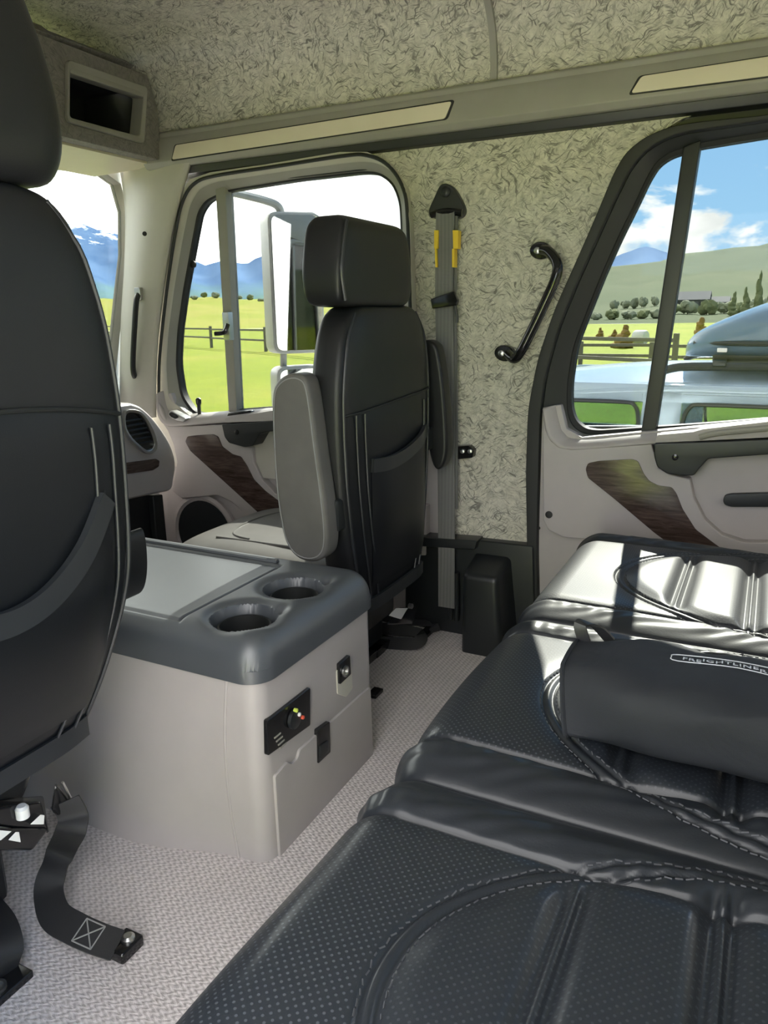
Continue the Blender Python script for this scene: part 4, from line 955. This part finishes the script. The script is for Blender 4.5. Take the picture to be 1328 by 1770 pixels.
extr('height_clip', yz([(782, 430), (786, 430), (786, 462), (782, 462)], 1.886), 'x', 1.884, 1.905, 'yellow_plastic', sb, bevel=0.001)
extr('height_clip', yz([(752, 430), (755, 430), (756, 462), (753, 462)], 1.886), 'x', 1.884, 1.905, 'yellow_plastic', sb, bevel=0.001)
extr('latch_tongue', fillet(yz([(745, 517), (785, 503), (792, 519), (790, 528), (748, 534)], 1.876), 0.004), 'x', 1.872, 1.886, 'gloss_black', sb, bevel=0.003)
tube('tongue_blade', [PX(786, 524, 1.878), PX(790, 545, 1.878), PX(790, 558, 1.878)], 0.004, 'dark_frame', sb, 8, 3)

# pillar grab handle
pg = empty('grab_handle', PX(880, 610, W), 'black tubular grab handle slanting across the cloth pillar', 'handle')
tube('bar', [PX(938, 432, 1.90), PX(950, 436, 1.885), PX(963, 455, 1.868), PX(961, 480, 1.862), PX(940, 528, 1.862), PX(915, 580, 1.862), PX(902, 605, 1.864), PX(890, 620, 1.880), PX(878, 612, 1.90)], 0.0125, 'gloss_black', pg, 14, 6)
for (u, v), tilt in (((938, 434), 0.4), ((876, 610), 0.4)):
    c = PX(u, v, W); q = [(c[1]+0.026*math.cos(a)+0.006*math.sin(a)*-1, c[2]+0.020*math.sin(a)-0.006*math.cos(a)*-1) for a in np.linspace(0, 2*math.pi, 20)[:-1]]
    fo = extr('mount_foot', q, 'x', W-0.024, W, 'gloss_black', pg, bevel=0.006)
    lathe('bolt', [(0.008, 0), (0.008, 0.004), (0.004, 0.006)], (W-0.024, c[1]+0.006, c[2]), (-1, 0, 0), 'satin_metal', fo, 14)
# coat hook / belt bracket low on the pillar
hk = empty('pillar_bracket', PX(800, 785, W), 'small black bracket screwed low on the cloth pillar behind the belt', 'bracket')
extr('plate', fillet(yz([(772, 772), (812, 770), (820, 778), (818, 791), (772, 795)], 1.91), 0.004), 'x', 1.905, W, 'gloss_black', hk, bevel=0.004)
for u in (800, 813): lathe('bolt', [(0.006, 0), (0.006, 0.005), (0.003, 0.006)], PX(u, 780, 1.905), (-1, 0, 0), 'satin_metal', hk, 12)

# ================================================================== BUCKLES AND STRAPS on the carpet
bk = ds
def ppz(u, v, z): return PZ(u, v, z)
br = PY(60, 1415, 0.90)
hexa('rail_channel', [PY(-60, 1420, .86), PY(85, 1440, .86), PY(85, 1440, .93), PY(-60, 1420, .93), PY(-60, 1400, .86)+np.array([0, 0, .0]), PY(70, 1385, .86), PY(75, 1375, .93), PY(-60, 1385, .93)], 'gloss_black', bk, 0.004)
hexa('lower_flange', [PY(-40, 1470, .855), PY(55, 1470, .855), PY(55, 1470, .90), PY(-40, 1470, .90), PY(-40, 1430, .855), PY(85, 1432, .855), PY(85, 1432, .90), PY(-40, 1430, .90)], 'gloss_black', bk, 0.004)
lathe('bushing', [(0.009, 0), (0.009, 0.014), (0.006, 0.018), (0.003, 0.018)], PY(40, 1412, .855), (0, 0, 1), 'white_plastic', bk, 18)
hexa('spacer', [PY(52, 1425, .853), PY(76, 1425, .853), PY(76, 1425, .87), PY(52, 1425, .87), PY(70, 1408, .853), PY(77, 1409, .853), PY(77, 1409, .87), PY(70, 1408, .87)], 'white_plastic', bk, 0.001)
hexa('spacer', [PY(14, 1452, .853), PY(36, 1456, .853), PY(36, 1456, .87), PY(14, 1452, .87), PY(27, 1438, .853), PY(33, 1438, .853), PY(33, 1438, .87), PY(27, 1438, .87)], 'white_plastic', bk, 0.001)
hexa('paper_tag', [PY(-30, 1462, .848), PY(2, 1452, .848), PY(2, 1452, .850), PY(-30, 1462, .850), PY(-30, 1432, .848), PY(20, 1437, .848), PY(20, 1437, .850), PY(-30, 1432, .850)], 'white_plastic', bk, 0)
st1 = empty('tether_strap', PZ(200, 1640, 0.0), 'black webbing tether strap with sewn patch and metal foot, curling over the carpet', 'strap')
pth = [PY(112, 1385, .862), PY(126, 1410, .855), PY(122, 1438, .852), PZ(106, 1470, .10), PZ(92, 1505, .075), PZ(84, 1540, .055), PZ(95, 1582, .042), PZ(128, 1604, .036), PZ(168, 1622, .028), PZ(204, 1634, .020)]
wd = [(.6, -.8, 0.1), (.5, -.85, 0), (.45, -.89, 0), (.45, -.89, 0.1), (.55, -.75, .3), (.9, -.3, .45), (1, .1, .45), (1, .12, .35), (1, .15, .3), (1, .2, .25)]
ribbon('webbing', pth, wd, 0.044, 0.003, 'belt_black', st1)
p1, p2 = np.array(pth[7]), np.array(pth[8])
dv_ = (p2-p1)/np.linalg.norm(p2-p1); sdv = np.array([1, .14, .33]); sdv = sdv-dv_*np.dot(sdv, dv_); sdv /= np.linalg.norm(sdv); upv = np.cross(dv_, sdv); upv = upv if upv[2] > 0 else -upv
mid_ = p1*0.35+p2*0.65
for a, b in (((-1, -1), (-1, 1)), ((-1, 1), (1, 1)), ((1, 1), (1, -1)), ((1, -1), (-1, -1)), ((-1, -1), (1, 1)), ((-1, 1), (1, -1))):
    q = [mid_+dv_*0.016*a[0]+sdv*0.017*a[1]+upv*0.0035, mid_+dv_*0.016*b[0]+sdv*0.017*b[1]+upv*0.0035]
    tube('stitching', q, 0.0011, 'pale_thread', st1, 6, 0)
e_ = PZ(214, 1634, 0.010)
ft = box('anchor_foot', (e_[0]-0.022, e_[1]-0.020, 0.0), (e_[0]+0.022, e_[1]+0.016, 0.020), 'gloss_black', st1, 0.006)
lathe('anchor_bolt', [(0.010, 0), (0.010, 0.006), (0.006, 0.009)], (e_[0]+0.004, e_[1]-0.006, 0.018), (0, 0, 1), 'satin_metal', ft, 16)
hexa('buckle_body', [PY(88, 1402, .868), PY(132, 1432, .868), PY(132, 1432, .90), PY(88, 1402, .90), PY(95, 1352, .868), PY(128, 1385, .868), PY(128, 1385, .90), PY(95, 1352, .90)], 'gloss_black', st1, 0.007)
tube('buckle_spring', [PY(108, 1352, .866), PY(126, 1388, .864)], 0.0022, 'satin_metal', st1, 8, 0)
# second strap with a plate at the frame edge
st2 = empty('floor_strap', PZ(0, 1690, 0), 'black strap end bolted to the carpet by a dark blue plate', 'strap')
ribbon('webbing', [PZ(-40, 1560, .05), PZ(-5, 1600, .06), PZ(8, 1650, .045), PZ(0, 1690, .012)], [(1, .2, .1), (1, 0, 0), (1, -.1, .1), (1, -.2, .1)], 0.05, 0.004, 'belt_black', st2)
c = PZ(8, 1698, 0.0); pl_ = box('foot_plate', (c[0]-0.05, c[1]-0.03, 0.0), (c[0]+0.025, c[1]+0.012, 0.012), 'gloss_black', st2, 0.003)
lathe('ring_bolt', [(0.012, 0), (0.012, 0.005), (0.008, 0.005), (0.008, 0.001)], (c[0]-0.018, c[1]-0.012, 0.012), (0, 0, 1), 'satin_metal', pl_, 16)
# buckle cluster behind the passenger seat
cl = empty('buckle_strap', PZ(700, 1095, 0.0), 'black buckle straps with a white tag on the carpet behind the passenger seat', 'strap')
ribbon('webbing', [PZ(640, 1085, .03), PZ(680, 1088, .045), PZ(725, 1095, .035), PZ(718, 1112, .018), PZ(650, 1110, .012)], [(.2, 1, .5)]*5, 0.035, 0.004, 'belt_black', cl)
ribbon('webbing', [PZ(660, 1065, .05), PZ(705, 1075, .05), PZ(745, 1078, .03), PZ(752, 1092, .012)], [(.2, 1, .3)]*4, 0.03, 0.004, 'belt_black', cl)
c = PZ(742, 1094, 0.0); box('anchor_foot', (c[0]-0.04, c[1]-0.012, 0), (c[0]+0.025, c[1]+0.016, 0.014), 'gloss_black', cl, 0.004)
c = PZ(655, 1130, 0.0); box('anchor_foot', (c[0]-0.03, c[1]-0.012, 0), (c[0]+0.02, c[1]+0.02, 0.022), 'gloss_black', cl, 0.005)
hexa('paper_tag', [PY(672, 1064, .775), PY(692, 1070, .775), PY(694, 1070, .777), PY(674, 1064, .777), PY(684, 1052, .775), PY(705, 1052, .775), PY(705, 1051, .777), PY(686, 1051, .777)], 'white_plastic', cl, 0)
hexa('buckle_body', [PY(668, 1080, .78), PY(712, 1080, .78), PY(712, 1080, .80), PY(668, 1080, .80), PY(690, 1050, .78), PY(722, 1048, .78), PY(722, 1048, .80), PY(690, 1050, .80)], 'gloss_black', cl, 0.005)
lathe('bolt', [(0.007, 0), (0.007, 0.01), (0.004, 0.012)], PY(707, 1047, .78), (0, -1, 0), 'satin_metal', cl, 12)
c = PZ(652, 1198, 0.0); lp_ = box('floor_latch', (c[0]-0.03, c[1]-0.012, 0), (c[0]+0.012, c[1]+0.014, 0.010), 'gloss_black', None, 0.003); tag(lp_, 'small black latch plate on the carpet beside the centre console', 'latch')

# ================================================================== OUTSIDE
GZ = -1.15        # meadow level below the cab floor
HILL = ([0, 30, 40, 50, 57, 65, 72, 76, 81, 85, 90, 100, 120, 180, 250, 300, 360], [1.6, 1.3, 1.2, 1.3, 1.2, 1.6, 2.3, 2.75, 3.2, 3.7, 4.35, 4.6, 4.0, 3.0, 2.5, 2.4, 2.2])
MOUNT = ([0, 20, 30, 36, 39, 41, 43, 45, 47, 49, 50.5, 52, 53.5, 55, 57, 62, 70, 75, 78, 79.8, 81.3, 82.6, 84.5, 90, 110, 160, 200, 260, 320, 360], [6.2, 6.6, 7.0, 6.4, 7.0, 6.7, 6.0, 5.6, 4.7, 3.9, 3.4, 3.9, 3.7, 4.4, 4.9, 4.4, 3.6, 2.9, 3.1, 3.9, 4.35, 3.9, 3.1, 2.5, 3.2, 3.4, 3.0, 4.0, 5.0, 6.2])
def terrain(az, r):
    e = np.interp(az % 360, *HILL); t = np.clip((r-140)/(1100-140), 0, 1); s = t**1.5*(1.0+0.0*t)
    bump_ = 2.2*math.sin(az*0.9+r*0.012)*min(1, max(0, (r-160)/200))+1.2*math.sin(az*2.3-r*0.02)*min(1, max(0, (r-160)/200))
    return GZ + (1100*math.tan(rad(e))+2.0)*s + bump_*s**0.3
def polar(azd, r, z): a = rad(azd); return (r*math.sin(a), r*math.cos(a), z)
rr = [0.01, 2, 4, 7, 12, 20, 32, 50, 75, 105, 140]; azs = np.linspace(0, 360, 73)
P = np.array([[polar(a, r, GZ+0.05*math.sin(a*0.5+r)*(r > 12)) for a in azs] for r in rr])
tag(gridmesh('meadow', P, 'grass'), 'bright green meadow grass around the parked truck', 'ground', kind='structure')
gx_, gy_ = np.linspace(-8, 8.2, 30), np.linspace(-10, 6.6, 30)  # unseen pale ground added to bounce neutral light onto the headliner
DW = np.array([[(x+0.5*math.sin(y), y+0.4*math.sin(x*0.7), GZ+0.012+0.006*math.sin(x*3+y*2)) for y in gy_] for x in gx_])
tag(gridmesh('bounce_ground', DW, 'gravel'), 'pale gravel sheet added unseen under truck and car to bounce light into the cab', 'bounce_ground', kind='structure')
rr = [140, 160, 185, 215, 260, 320, 400, 500, 620, 760, 900, 1020, 1100, 1200]; azs = np.linspace(0, 360, 241)
P = np.array([[polar(a, r, terrain(a, r) if r <= 1100 else terrain(a, 1100)-30) for a in azs] for r in rr])
hl = gridmesh('hills', P, 'hill_grass'); fa = np.array([[1.0 if 5 < a < 66 else 0.0 for a in azs] for r in rr]).reshape(-1)
hl.data.attributes.new('field', 'FLOAT', 'POINT').data.foreach_set('value', fa.astype(np.float32))
tag(hl, 'long grassy green hills rising behind the meadow', 'hill', kind='structure')
azs = np.linspace(0, 360, 721); rsm = np.random.RandomState(3)
ph = rsm.uniform(0, 6.28, 12); P = []
for i in range(15):
    row = []
    for a in azs:
        top = np.interp(a, *MOUNT); t = i/14; r = 4200+3600*t
        n = sum(math.sin(a*k*0.55+ph[k]+t*k*0.9)/k for k in range(1, 12))
        e = (top+0.10*n*(t > 0.4))*(t**1.25)+0.22*math.sin(a*1.7+9*t)*math.sin(math.pi*t)
        row.append(polar(a, r, r*math.tan(rad(e))))
    P.append(row)
tag(gridmesh('mountains', np.array(P), 'mountain_haze_blue'), 'mountain range coloured in haze blue with snow on its crest far beyond the hills', 'mountain', kind='structure')
def az_of(u): d = _ray(u, 545); return math.degrees(math.atan2(d[0], d[1]))
def ground_at(u, r): a = az_of(u); return np.array(polar(a, r, terrain(a, r) if r > 140 else GZ))

# ---- shrubs and small trees
def blob_mesh(name, seed, conic=False):
    rs = np.random.RandomState(seed); V = []; F = []
    for b in range(6 if not conic else 5):
        bm = bmesh.new(); bmesh.ops.create_icosphere(bm, subdivisions=2, radius=1.0)
        if conic: c = np.array([rs.uniform(-.08, .08), rs.uniform(-.08, .08), 0.16+b*0.17]); s = np.array([0.40-b*0.07]*2+[0.17])
        else: c = np.array([rs.uniform(-.3, .3), rs.uniform(-.3, .3), rs.uniform(.32, .62)]); s = rs.uniform(.22, .36, 3)
        k = len(V)
        for v in bm.verts:
            p = np.array(v.co); n = 1+0.25*math.sin(7*p[0]+b)*math.sin(6*p[1]+2*b)*math.sin(8*p[2]+seed)+rs.uniform(-.12, .12); V.append(c+p*s*n)
        F += [tuple(k+v.index for v in f.verts) for f in bm.faces]; bm.free()
    V = [np.array((v[0], v[1], max(v[2], 0.0))) for v in V]
    return V, F
PROTO = {}
def shrub(kind, u, r, wid, hgt, mat, label, group, seed=0):
    key = (kind, seed % 3, mat)
    t = empty({'bush': 'meadow_bush', 'cone': 'conifer'}[kind], ground_at(u, r)-np.array([0, 0, 0.05]), label, 'bush' if kind == 'bush' else 'tree', group)
    if key not in PROTO:
        V, F = blob_mesh('foliage', 20+seed % 3, kind == 'cone'); o = mk('foliage', V, F, mat); PROTO[key] = o
        tr = tube('stem', [(0, 0, -.02), (0.01, 0, .25), (0, 0.01, .45)], 0.03, 'bark', None, 6, 2); PROTO[key+('s',)] = tr
        parts = [o, tr]
    else:
        parts = [PROTO[key].copy(), PROTO[key+('s',)].copy()]
        for p in parts: COL.objects.link(p)
    for p in parts: p.parent = t
    t.scale = (wid, wid, hgt); t.rotation_euler = (0, 0, seed*1.3)
rs = np.random.RandomState(9)
k = 0
for u in np.arange(1004, 1150, 27):
    k += 1; shrub('bush', u+rs.uniform(-1, 1), rs.uniform(172, 175), rs.uniform(3.0, 3.3), rs.uniform(1.8, 2.7), ('leaf_sage', 'leaf_green')[k % 2], 'grey-green bush in the hedge at the foot of the hill', 'hedge bushes at the hill foot', k)
for u in np.arange(1158, 1330, 30):
    k += 1; shrub('bush', u+rs.uniform(-4, 4), rs.uniform(196, 202), rs.uniform(3.6, 4.8), rs.uniform(2.6, 4.2), ('leaf_sage', 'leaf_green')[k % 2], 'tall bush on the slope beyond the car roof', 'bushes on the slope', k)
for u in (1080, 1096, 1112, 1062, 1130): k += 1; shrub('bush', u, rs.uniform(255, 262), 3.0, rs.uniform(3.4, 5.0), 'leaf_sage', 'slender pale tree standing behind the hedge bushes', 'trees behind the hedge', k)
for u, h in ((1266, 5), (1287, 6), (1308, 9), (1330, 7)): k += 1; shrub('cone', u, rs.uniform(183, 185), 2.7, h, 'leaf_green', 'green conifer on the slope near the house', 'conifers near the house', k)
for u, r, wd_, h in ((1080, 46, 1.5, 1.35), (1064, 60, 1.0, 0.8), (1040, 62, 0.9, 0.9), (1216, 62, 1.6, 1.6)): k += 1; shrub('cone', u, r, wd_, h, 'leaf_rust', 'young rust-brown conifer growing in the meadow', 'young rusty conifers', k)
for u in np.arange(300, 480, 19): k += 1; shrub('bush', u+rs.uniform(-3, 3), rs.uniform(1000, 1020), rs.uniform(9, 12), rs.uniform(6, 10), ('leaf_sage', 'leaf_green')[k % 2], 'distant round bush along the far meadow edge below the mountains', 'bushes below the mountains', k)

# ---- hay bale, house
hb = ground_at(1110, 52)
bl = empty('hay_bale', hb, 'white wrapped round hay bale lying in the meadow', 'hay bale')
lathe('wrap', [(0.30, -.42), (0.40, -.40), (0.44, -.34), (0.44, .34), (0.40, .40), (0.30, .42)], hb+np.array([0, 0, .43]), (0.4, 1, 0), 'bale_plastic', bl, 24)
lathe('end_face', [(0.30, 0), (0.28, 0.02), (0.1, 0.03)], hb+np.array([0, 0, .43])+np.array([-.4, -1, 0])/1.077*0.42, (-0.4, -1, 0), 'bale_plastic', bl, 24)
hc = ground_at(1193, 235); hs = empty('farm_house', hc, 'grey farm house with pitched roofs among trees below the hill', 'house')
def gable(name, c, lx_, ly_, h, rise, parent):
    V = [(c[0]-lx_, c[1]-ly_, c[2]-1.0), (c[0]+lx_, c[1]-ly_, c[2]-1.0), (c[0]+lx_, c[1]+ly_, c[2]-1.0), (c[0]-lx_, c[1]+ly_, c[2]-1.0)]; V += [(v[0], v[1], c[2]+h) for v in V]
    V += [(c[0], c[1]-ly_, c[2]+h+rise), (c[0], c[1]+ly_, c[2]+h+rise)]
    mk('wall', V, [(0, 1, 5, 8, 4), (2, 3, 7, 9, 6), (1, 2, 6, 5), (3, 0, 4, 7), (0, 3, 2, 1)], 'house_wall', parent, smooth=False)
    o = 0.5; R_ = [(c[0]-lx_-o, c[1]-ly_-o, c[2]+h-o*rise/lx_), (c[0], c[1]-ly_-o, c[2]+h+rise+.1), (c[0]+lx_+o, c[1]-ly_-o, c[2]+h-o*rise/lx_)]; R_ += [(a, c[1]+ly_+o, z) for a, _, z in R_]
    ro = mk('roof', R_, [(0, 1, 4, 3), (1, 2, 5, 4)], 'house_roof', parent, smooth=False); m_ = ro.modifiers.new('solid', 'SOLIDIFY'); m_.thickness = 0.3
    return ro
gable('main', hc, 3.6, 4.6, 2.9, 1.9, hs); gable('wing', hc+np.array([0, -6.6, 0]), 2.6, 3.0, 2.1, 1.2, hs)
for dy in (-3.4, -0.8, 2.0): box('window', (hc[0]-3.66, hc[1]+dy, hc[2]+1.0), (hc[0]-3.58, hc[1]+dy+1.1, hc[2]+2.1), 'car_dark', hs, 0)

# ---- split-rail fences
def fence(name, posts, label, h):
    t = empty(name, posts[0], label, 'fence')
    for p in posts:
        s = 0.075; V = [(p[0]+a*s, p[1]+b*s, z) for z in (GZ-.05, GZ+h) for a, b in ((-1, -1), (1, -1), (1, 1), (-1, 1))]
        hexa('post', [np.array(v) for v in V], 'fence_wood', t, 0.012)
    for a, b in zip(posts[:-1], posts[1:]):
        for hh in (h*0.45, h*0.85):
            a_ = np.array([a[0], a[1], GZ+hh]); b_ = np.array([b[0], b[1], GZ+hh+0.03]); n = np.cross(b_-a_, (0, 0, 1.0)); n = n/np.linalg.norm(n)*0.045; u_ = np.array([0, 0, 0.055])
            hexa('rail', [a_-n-u_, b_-n-u_, b_+n-u_, a_+n-u_, a_-n+u_, b_-n+u_, b_+n+u_, a_+n+u_], 'fence_wood', t, 0.01)
A_, B_ = PZ(1003, 633, GZ), PZ(1124, 637, GZ); dd_ = B_-A_
fence('rail_fence', [A_+dd_*k_ for k_ in range(-2, 5)], 'grey split-rail fence crossing the meadow behind the parked car', 0.95)
A_, B_ = PZ(366, 601, GZ), PZ(460, 609, GZ); dd_ = B_-A_
fence('rail_fence', [A_+dd_*k_ for k_ in range(-4, 5)], 'grey split-rail fence crossing the meadow beyond the side mirror', 1.45)

# ---- the truck's own side mirror
sm_ = empty('side_mirror', PX(490, 640, 2.2), 'tall grey side mirror on a tubular arm outside the front door', 'mirror')
mc = PX(515, 490, 2.30); xd_ = np.array([.82, -.575, 0]); xd_ /= np.linalg.norm(xd_); nd_ = np.array([-.575, -.82, 0]); nd_ /= np.linalg.norm(nd_)
def msl(name, cz, hw_, hh_, d0, d1, r_, mat, parent, bevel):
    q = fillet([(-hw_, -hh_), (-hw_*1.0, hh_*0.97), (hw_, hh_), (hw_, -hh_)], r_); n = len(q)
    V = [mc+xd_*a+np.array([0, 0, b+cz])+nd_*d for d in (d0, d1) for a, b in q]
    return mk(name, V, [tuple(range(n)), tuple(range(2*n-1, n-1, -1))]+[(i, (i+1) % n, n+(i+1) % n, n+i) for i in range(n)], mat, parent, bevel=bevel)
msl('housing', 0, .098, .238, -0.09, 0.0, .035, 'mirror_shell', sm_, .012)
msl('mirror_glass', 0, .088, .226, 0.0, 0.004, .028, 'mirror_glass', sm_, 0)
msl('lower_housing', -.365, .092, .085, -0.08, 0.0, .035, 'mirror_shell', sm_, .012)
msl('convex_glass', -.365, .082, .074, 0.0, 0.004, .028, 'mirror_glass', sm_, 0)
tube('arm', [PX(388, 329, 2.0), PX(420, 336, 2.12), PX(462, 347, 2.24), PX(480, 356, 2.28), PX(486, 372, 2.30), PX(487, 400, 2.31)], 0.014, 'mirror_shell', sm_, 10, 5)
tube('arm', [PX(490, 590, 2.28), PX(490, 640, 2.28), PX(487, 700, 2.26), PX(460, 740, 2.05)], 0.012, 'mirror_shell', sm_, 10, 5)

# ---- parked car beside the truck
CX0, CX1 = 4.35, 6.15
car = empty('parked_car', ((CX0+CX1)/2, 0.6, GZ), 'silver-blue parked car with roof rails seen through the rear door window', 'car')
def z_(v, u=1100, x=CX0+0.08): return PX(u, v, x)[2]
BELT = 0.02; ROOF = 0.500
yv = [-2.0, -1.9, -1.2, 0.2, 1.4, 1.9, 2.9, 3.0]
secs = [(-2.05, 5.25, -.36, .70, .26), (-1.95, 5.25, -.345, .86, .36), (-1.2, 5.25, -.345, .90, .365), (0.3, 5.25, -.345, .90, .365), (1.5, 5.25, -.35, .90, .36), (2.4, 5.25, -.40, .88, .30), (2.85, 5.25, -.43, .82, .25), (2.95, 5.25, -.45, .66, .18)]
loft('body', secs, 'car_paint', car, n=7, axis='y')
# roof: crowned sheet
gx = np.linspace(CX0+0.10, CX1-0.10, 22); gy = np.linspace(-1.75, 1.28, 40)
Gx, Gy = np.meshgrid(gx, gy, indexing='ij'); s_ = (Gx-5.25)/0.80; q_ = np.clip((Gy-0.3)/1.0, 0, 1)
Gz = ROOF+0.085*(1-np.abs(s_)**2.6)-0.07*q_**2-0.05*np.clip((-Gy-0.9)/0.85, 0, 1)**2-0.012*(np.abs(s_) > 0.97)
o = gridmesh('roof', np.stack([Gx, Gy, Gz], -1), 'car_paint', car); m_ = o.modifiers.new('solid', 'SOLIDIFY'); m_.thickness = 0.05; m_.offset = -1
def side(x, xt):
    """pillars and side glass of one side (x at belt, xt at roof edge)"""
    def pt(y, t): return np.array([x+(xt-x)*t, y, BELT-0.03+(ROOF+0.005-BELT+0.03)*t])
    thick = np.array([0.05 if x < 5 else -0.05, 0, 0])
    def quad(name, b0, b1, t0, t1, mat, th=1.0, lo=0.0, hi=1.0, bev=0.008):
        A4 = [pt(b0, lo), pt(b1, lo), pt(t1, hi), pt(t0, hi)]
        return mk(name, A4+[a+thick*th for a in A4], [(0, 1, 2, 3), (7, 6, 5, 4), (0, 1, 5, 4), (1, 2, 6, 5), (2, 3, 7, 6), (3, 0, 4, 7)], mat, car, bevel=bev)
    yl = [PX(u, 720, CX0+0.05)[1] for u in (1106, 1176)]
    quad('pillar', 1.95, 2.05, 1.20, 1.30, 'car_paint')
    quad('pillar', yl[1], yl[0]+0.02, yl[1], yl[0]-0.01, 'car_paint')
    quad('pillar', -0.62, -0.50, -0.62, -0.50, 'car_paint')
    quad('pillar', -1.95, -1.75, -1.75, -1.50, 'car_paint')
    quad('roof_edge', -1.95, 2.05, -1.75, 1.30, 'car_paint', 1.0, 0.80, 1.0)
    quad('beltline', -1.95, 2.05, -1.92, 2.0, 'car_dark', 0.9, 0.0, 0.10)
    quad('side_glass', -1.9, yl[1], -1.7, yl[1], 'car_glass', 0.1, 0.02, 0.9, 0)
    quad('side_glass', yl[0], 2.0, yl[0], 1.28, 'car_glass', 0.1, 0.02, 0.9, 0)
    # rounded window corners: dark gaskets
    for yA, yB in ((yl[0]+0.01, 1.45), (-0.48, yl[1]-0.012)):
        c_ = [pt(yA+0.02, 0.12), pt(yA, 0.3), pt(yA, 0.62), pt(yA+0.03, 0.77), pt(yA+0.10, 0.80), pt((yA+yB)/2, 0.80), pt(yB-0.10, 0.80), pt(yB-0.03, 0.77), pt(yB, 0.6), pt(yB, 0.3), pt(yB-0.02, 0.12)]
        tube('window_gasket', [p+np.array([-0.004 if x < 5 else 0.004, 0, 0]) for p in c_], 0.012, 'car_dark', car, 8, 3)
side(CX0+0.01, CX0+0.12); side(CX1-0.01, CX1-0.12)
mk('windscreen', [(CX0+.1, 2.05, BELT), (CX1-.1, 2.05, BELT), (CX1-.2, 1.28, ROOF), (CX0+.2, 1.28, ROOF)], [(0, 1, 2, 3)], 'car_glass', car)
for xr in (CX0+0.20, CX1-0.20):
    tube('roof_rail', [(xr, 0.56, ROOF+0.05), (xr, 0.50, ROOF+0.085), (xr, 0.3, ROOF+0.10), (xr, -0.6, ROOF+0.10), (xr, -1.4, ROOF+0.07), (xr, -1.5, ROOF+0.03)], 0.024, 'car_dark', car, 10, 4)
for yc in (0.25, -0.75): box('cross_bar', (CX0+0.16, yc-0.035, ROOF+0.105), (CX1-0.16, yc+0.035, ROOF+0.135), 'car_dark', car, 0.01)
for yw in (-1.3, 1.95):
    for xw, sg in ((CX0+0.02, -1), (CX1-0.02, 1)):
        wl = lathe('wheel', [(0.20, 0.02), (0.33, 0.03), (0.35, 0.0), (0.35, -0.2), (0.33, -0.23)], (xw, yw, GZ+0.35), (sg, 0, 0), 'rubber', car, 28)
        lathe('rim', [(0.20, 0), (0.19, 0.03), (0.05, 0.035)], (xw, yw, GZ+0.35), (sg, 0, 0), 'satin_metal', wl, 20)
rbx = empty('roof_box', (4.95, -0.2, ROOF+0.14), 'dark blue glossy cargo box strapped on the parked car roof', 'roof box')
bz = ROOF+0.137
Rs = []
for y, w_, h_ in [(0.46, .10, .05), (0.44, .22, .10), (0.38, .30, .155), (0.24, .36, .225), (0.02, .40, .31), (-0.25, .42, .37), (-0.7, .43, .40), (-1.2, .42, .38), (-1.5, .38, .30), (-1.6, .30, .2)]: Rs.append((y, 4.98, bz+h_/2, w_, h_/2))
loft('shell', Rs, 'roof_box_shell', rbx, n=3.4, axis='y')
tube('rim', [(4.98+sx_*wd_, y, bz+0.085) for sx_, y, wd_ in [(-1, .40, .27), (-1, .2, .375), (-1, 0, .41), (-1, -.4, .43), (-1, -1.0, .432)]], 0.014, 'car_dark', rbx, 8, 4)
box('keel', (4.70, -1.4, bz-0.03), (5.26, 0.30, bz+0.09), 'car_dark', rbx, 0.02)
for yk in (0.22, -0.05): box('side_latch', (4.98-.425, yk, bz+0.04), (4.98-.395, yk+0.05, bz+0.062), 'white_plastic', rbx, 0.004)
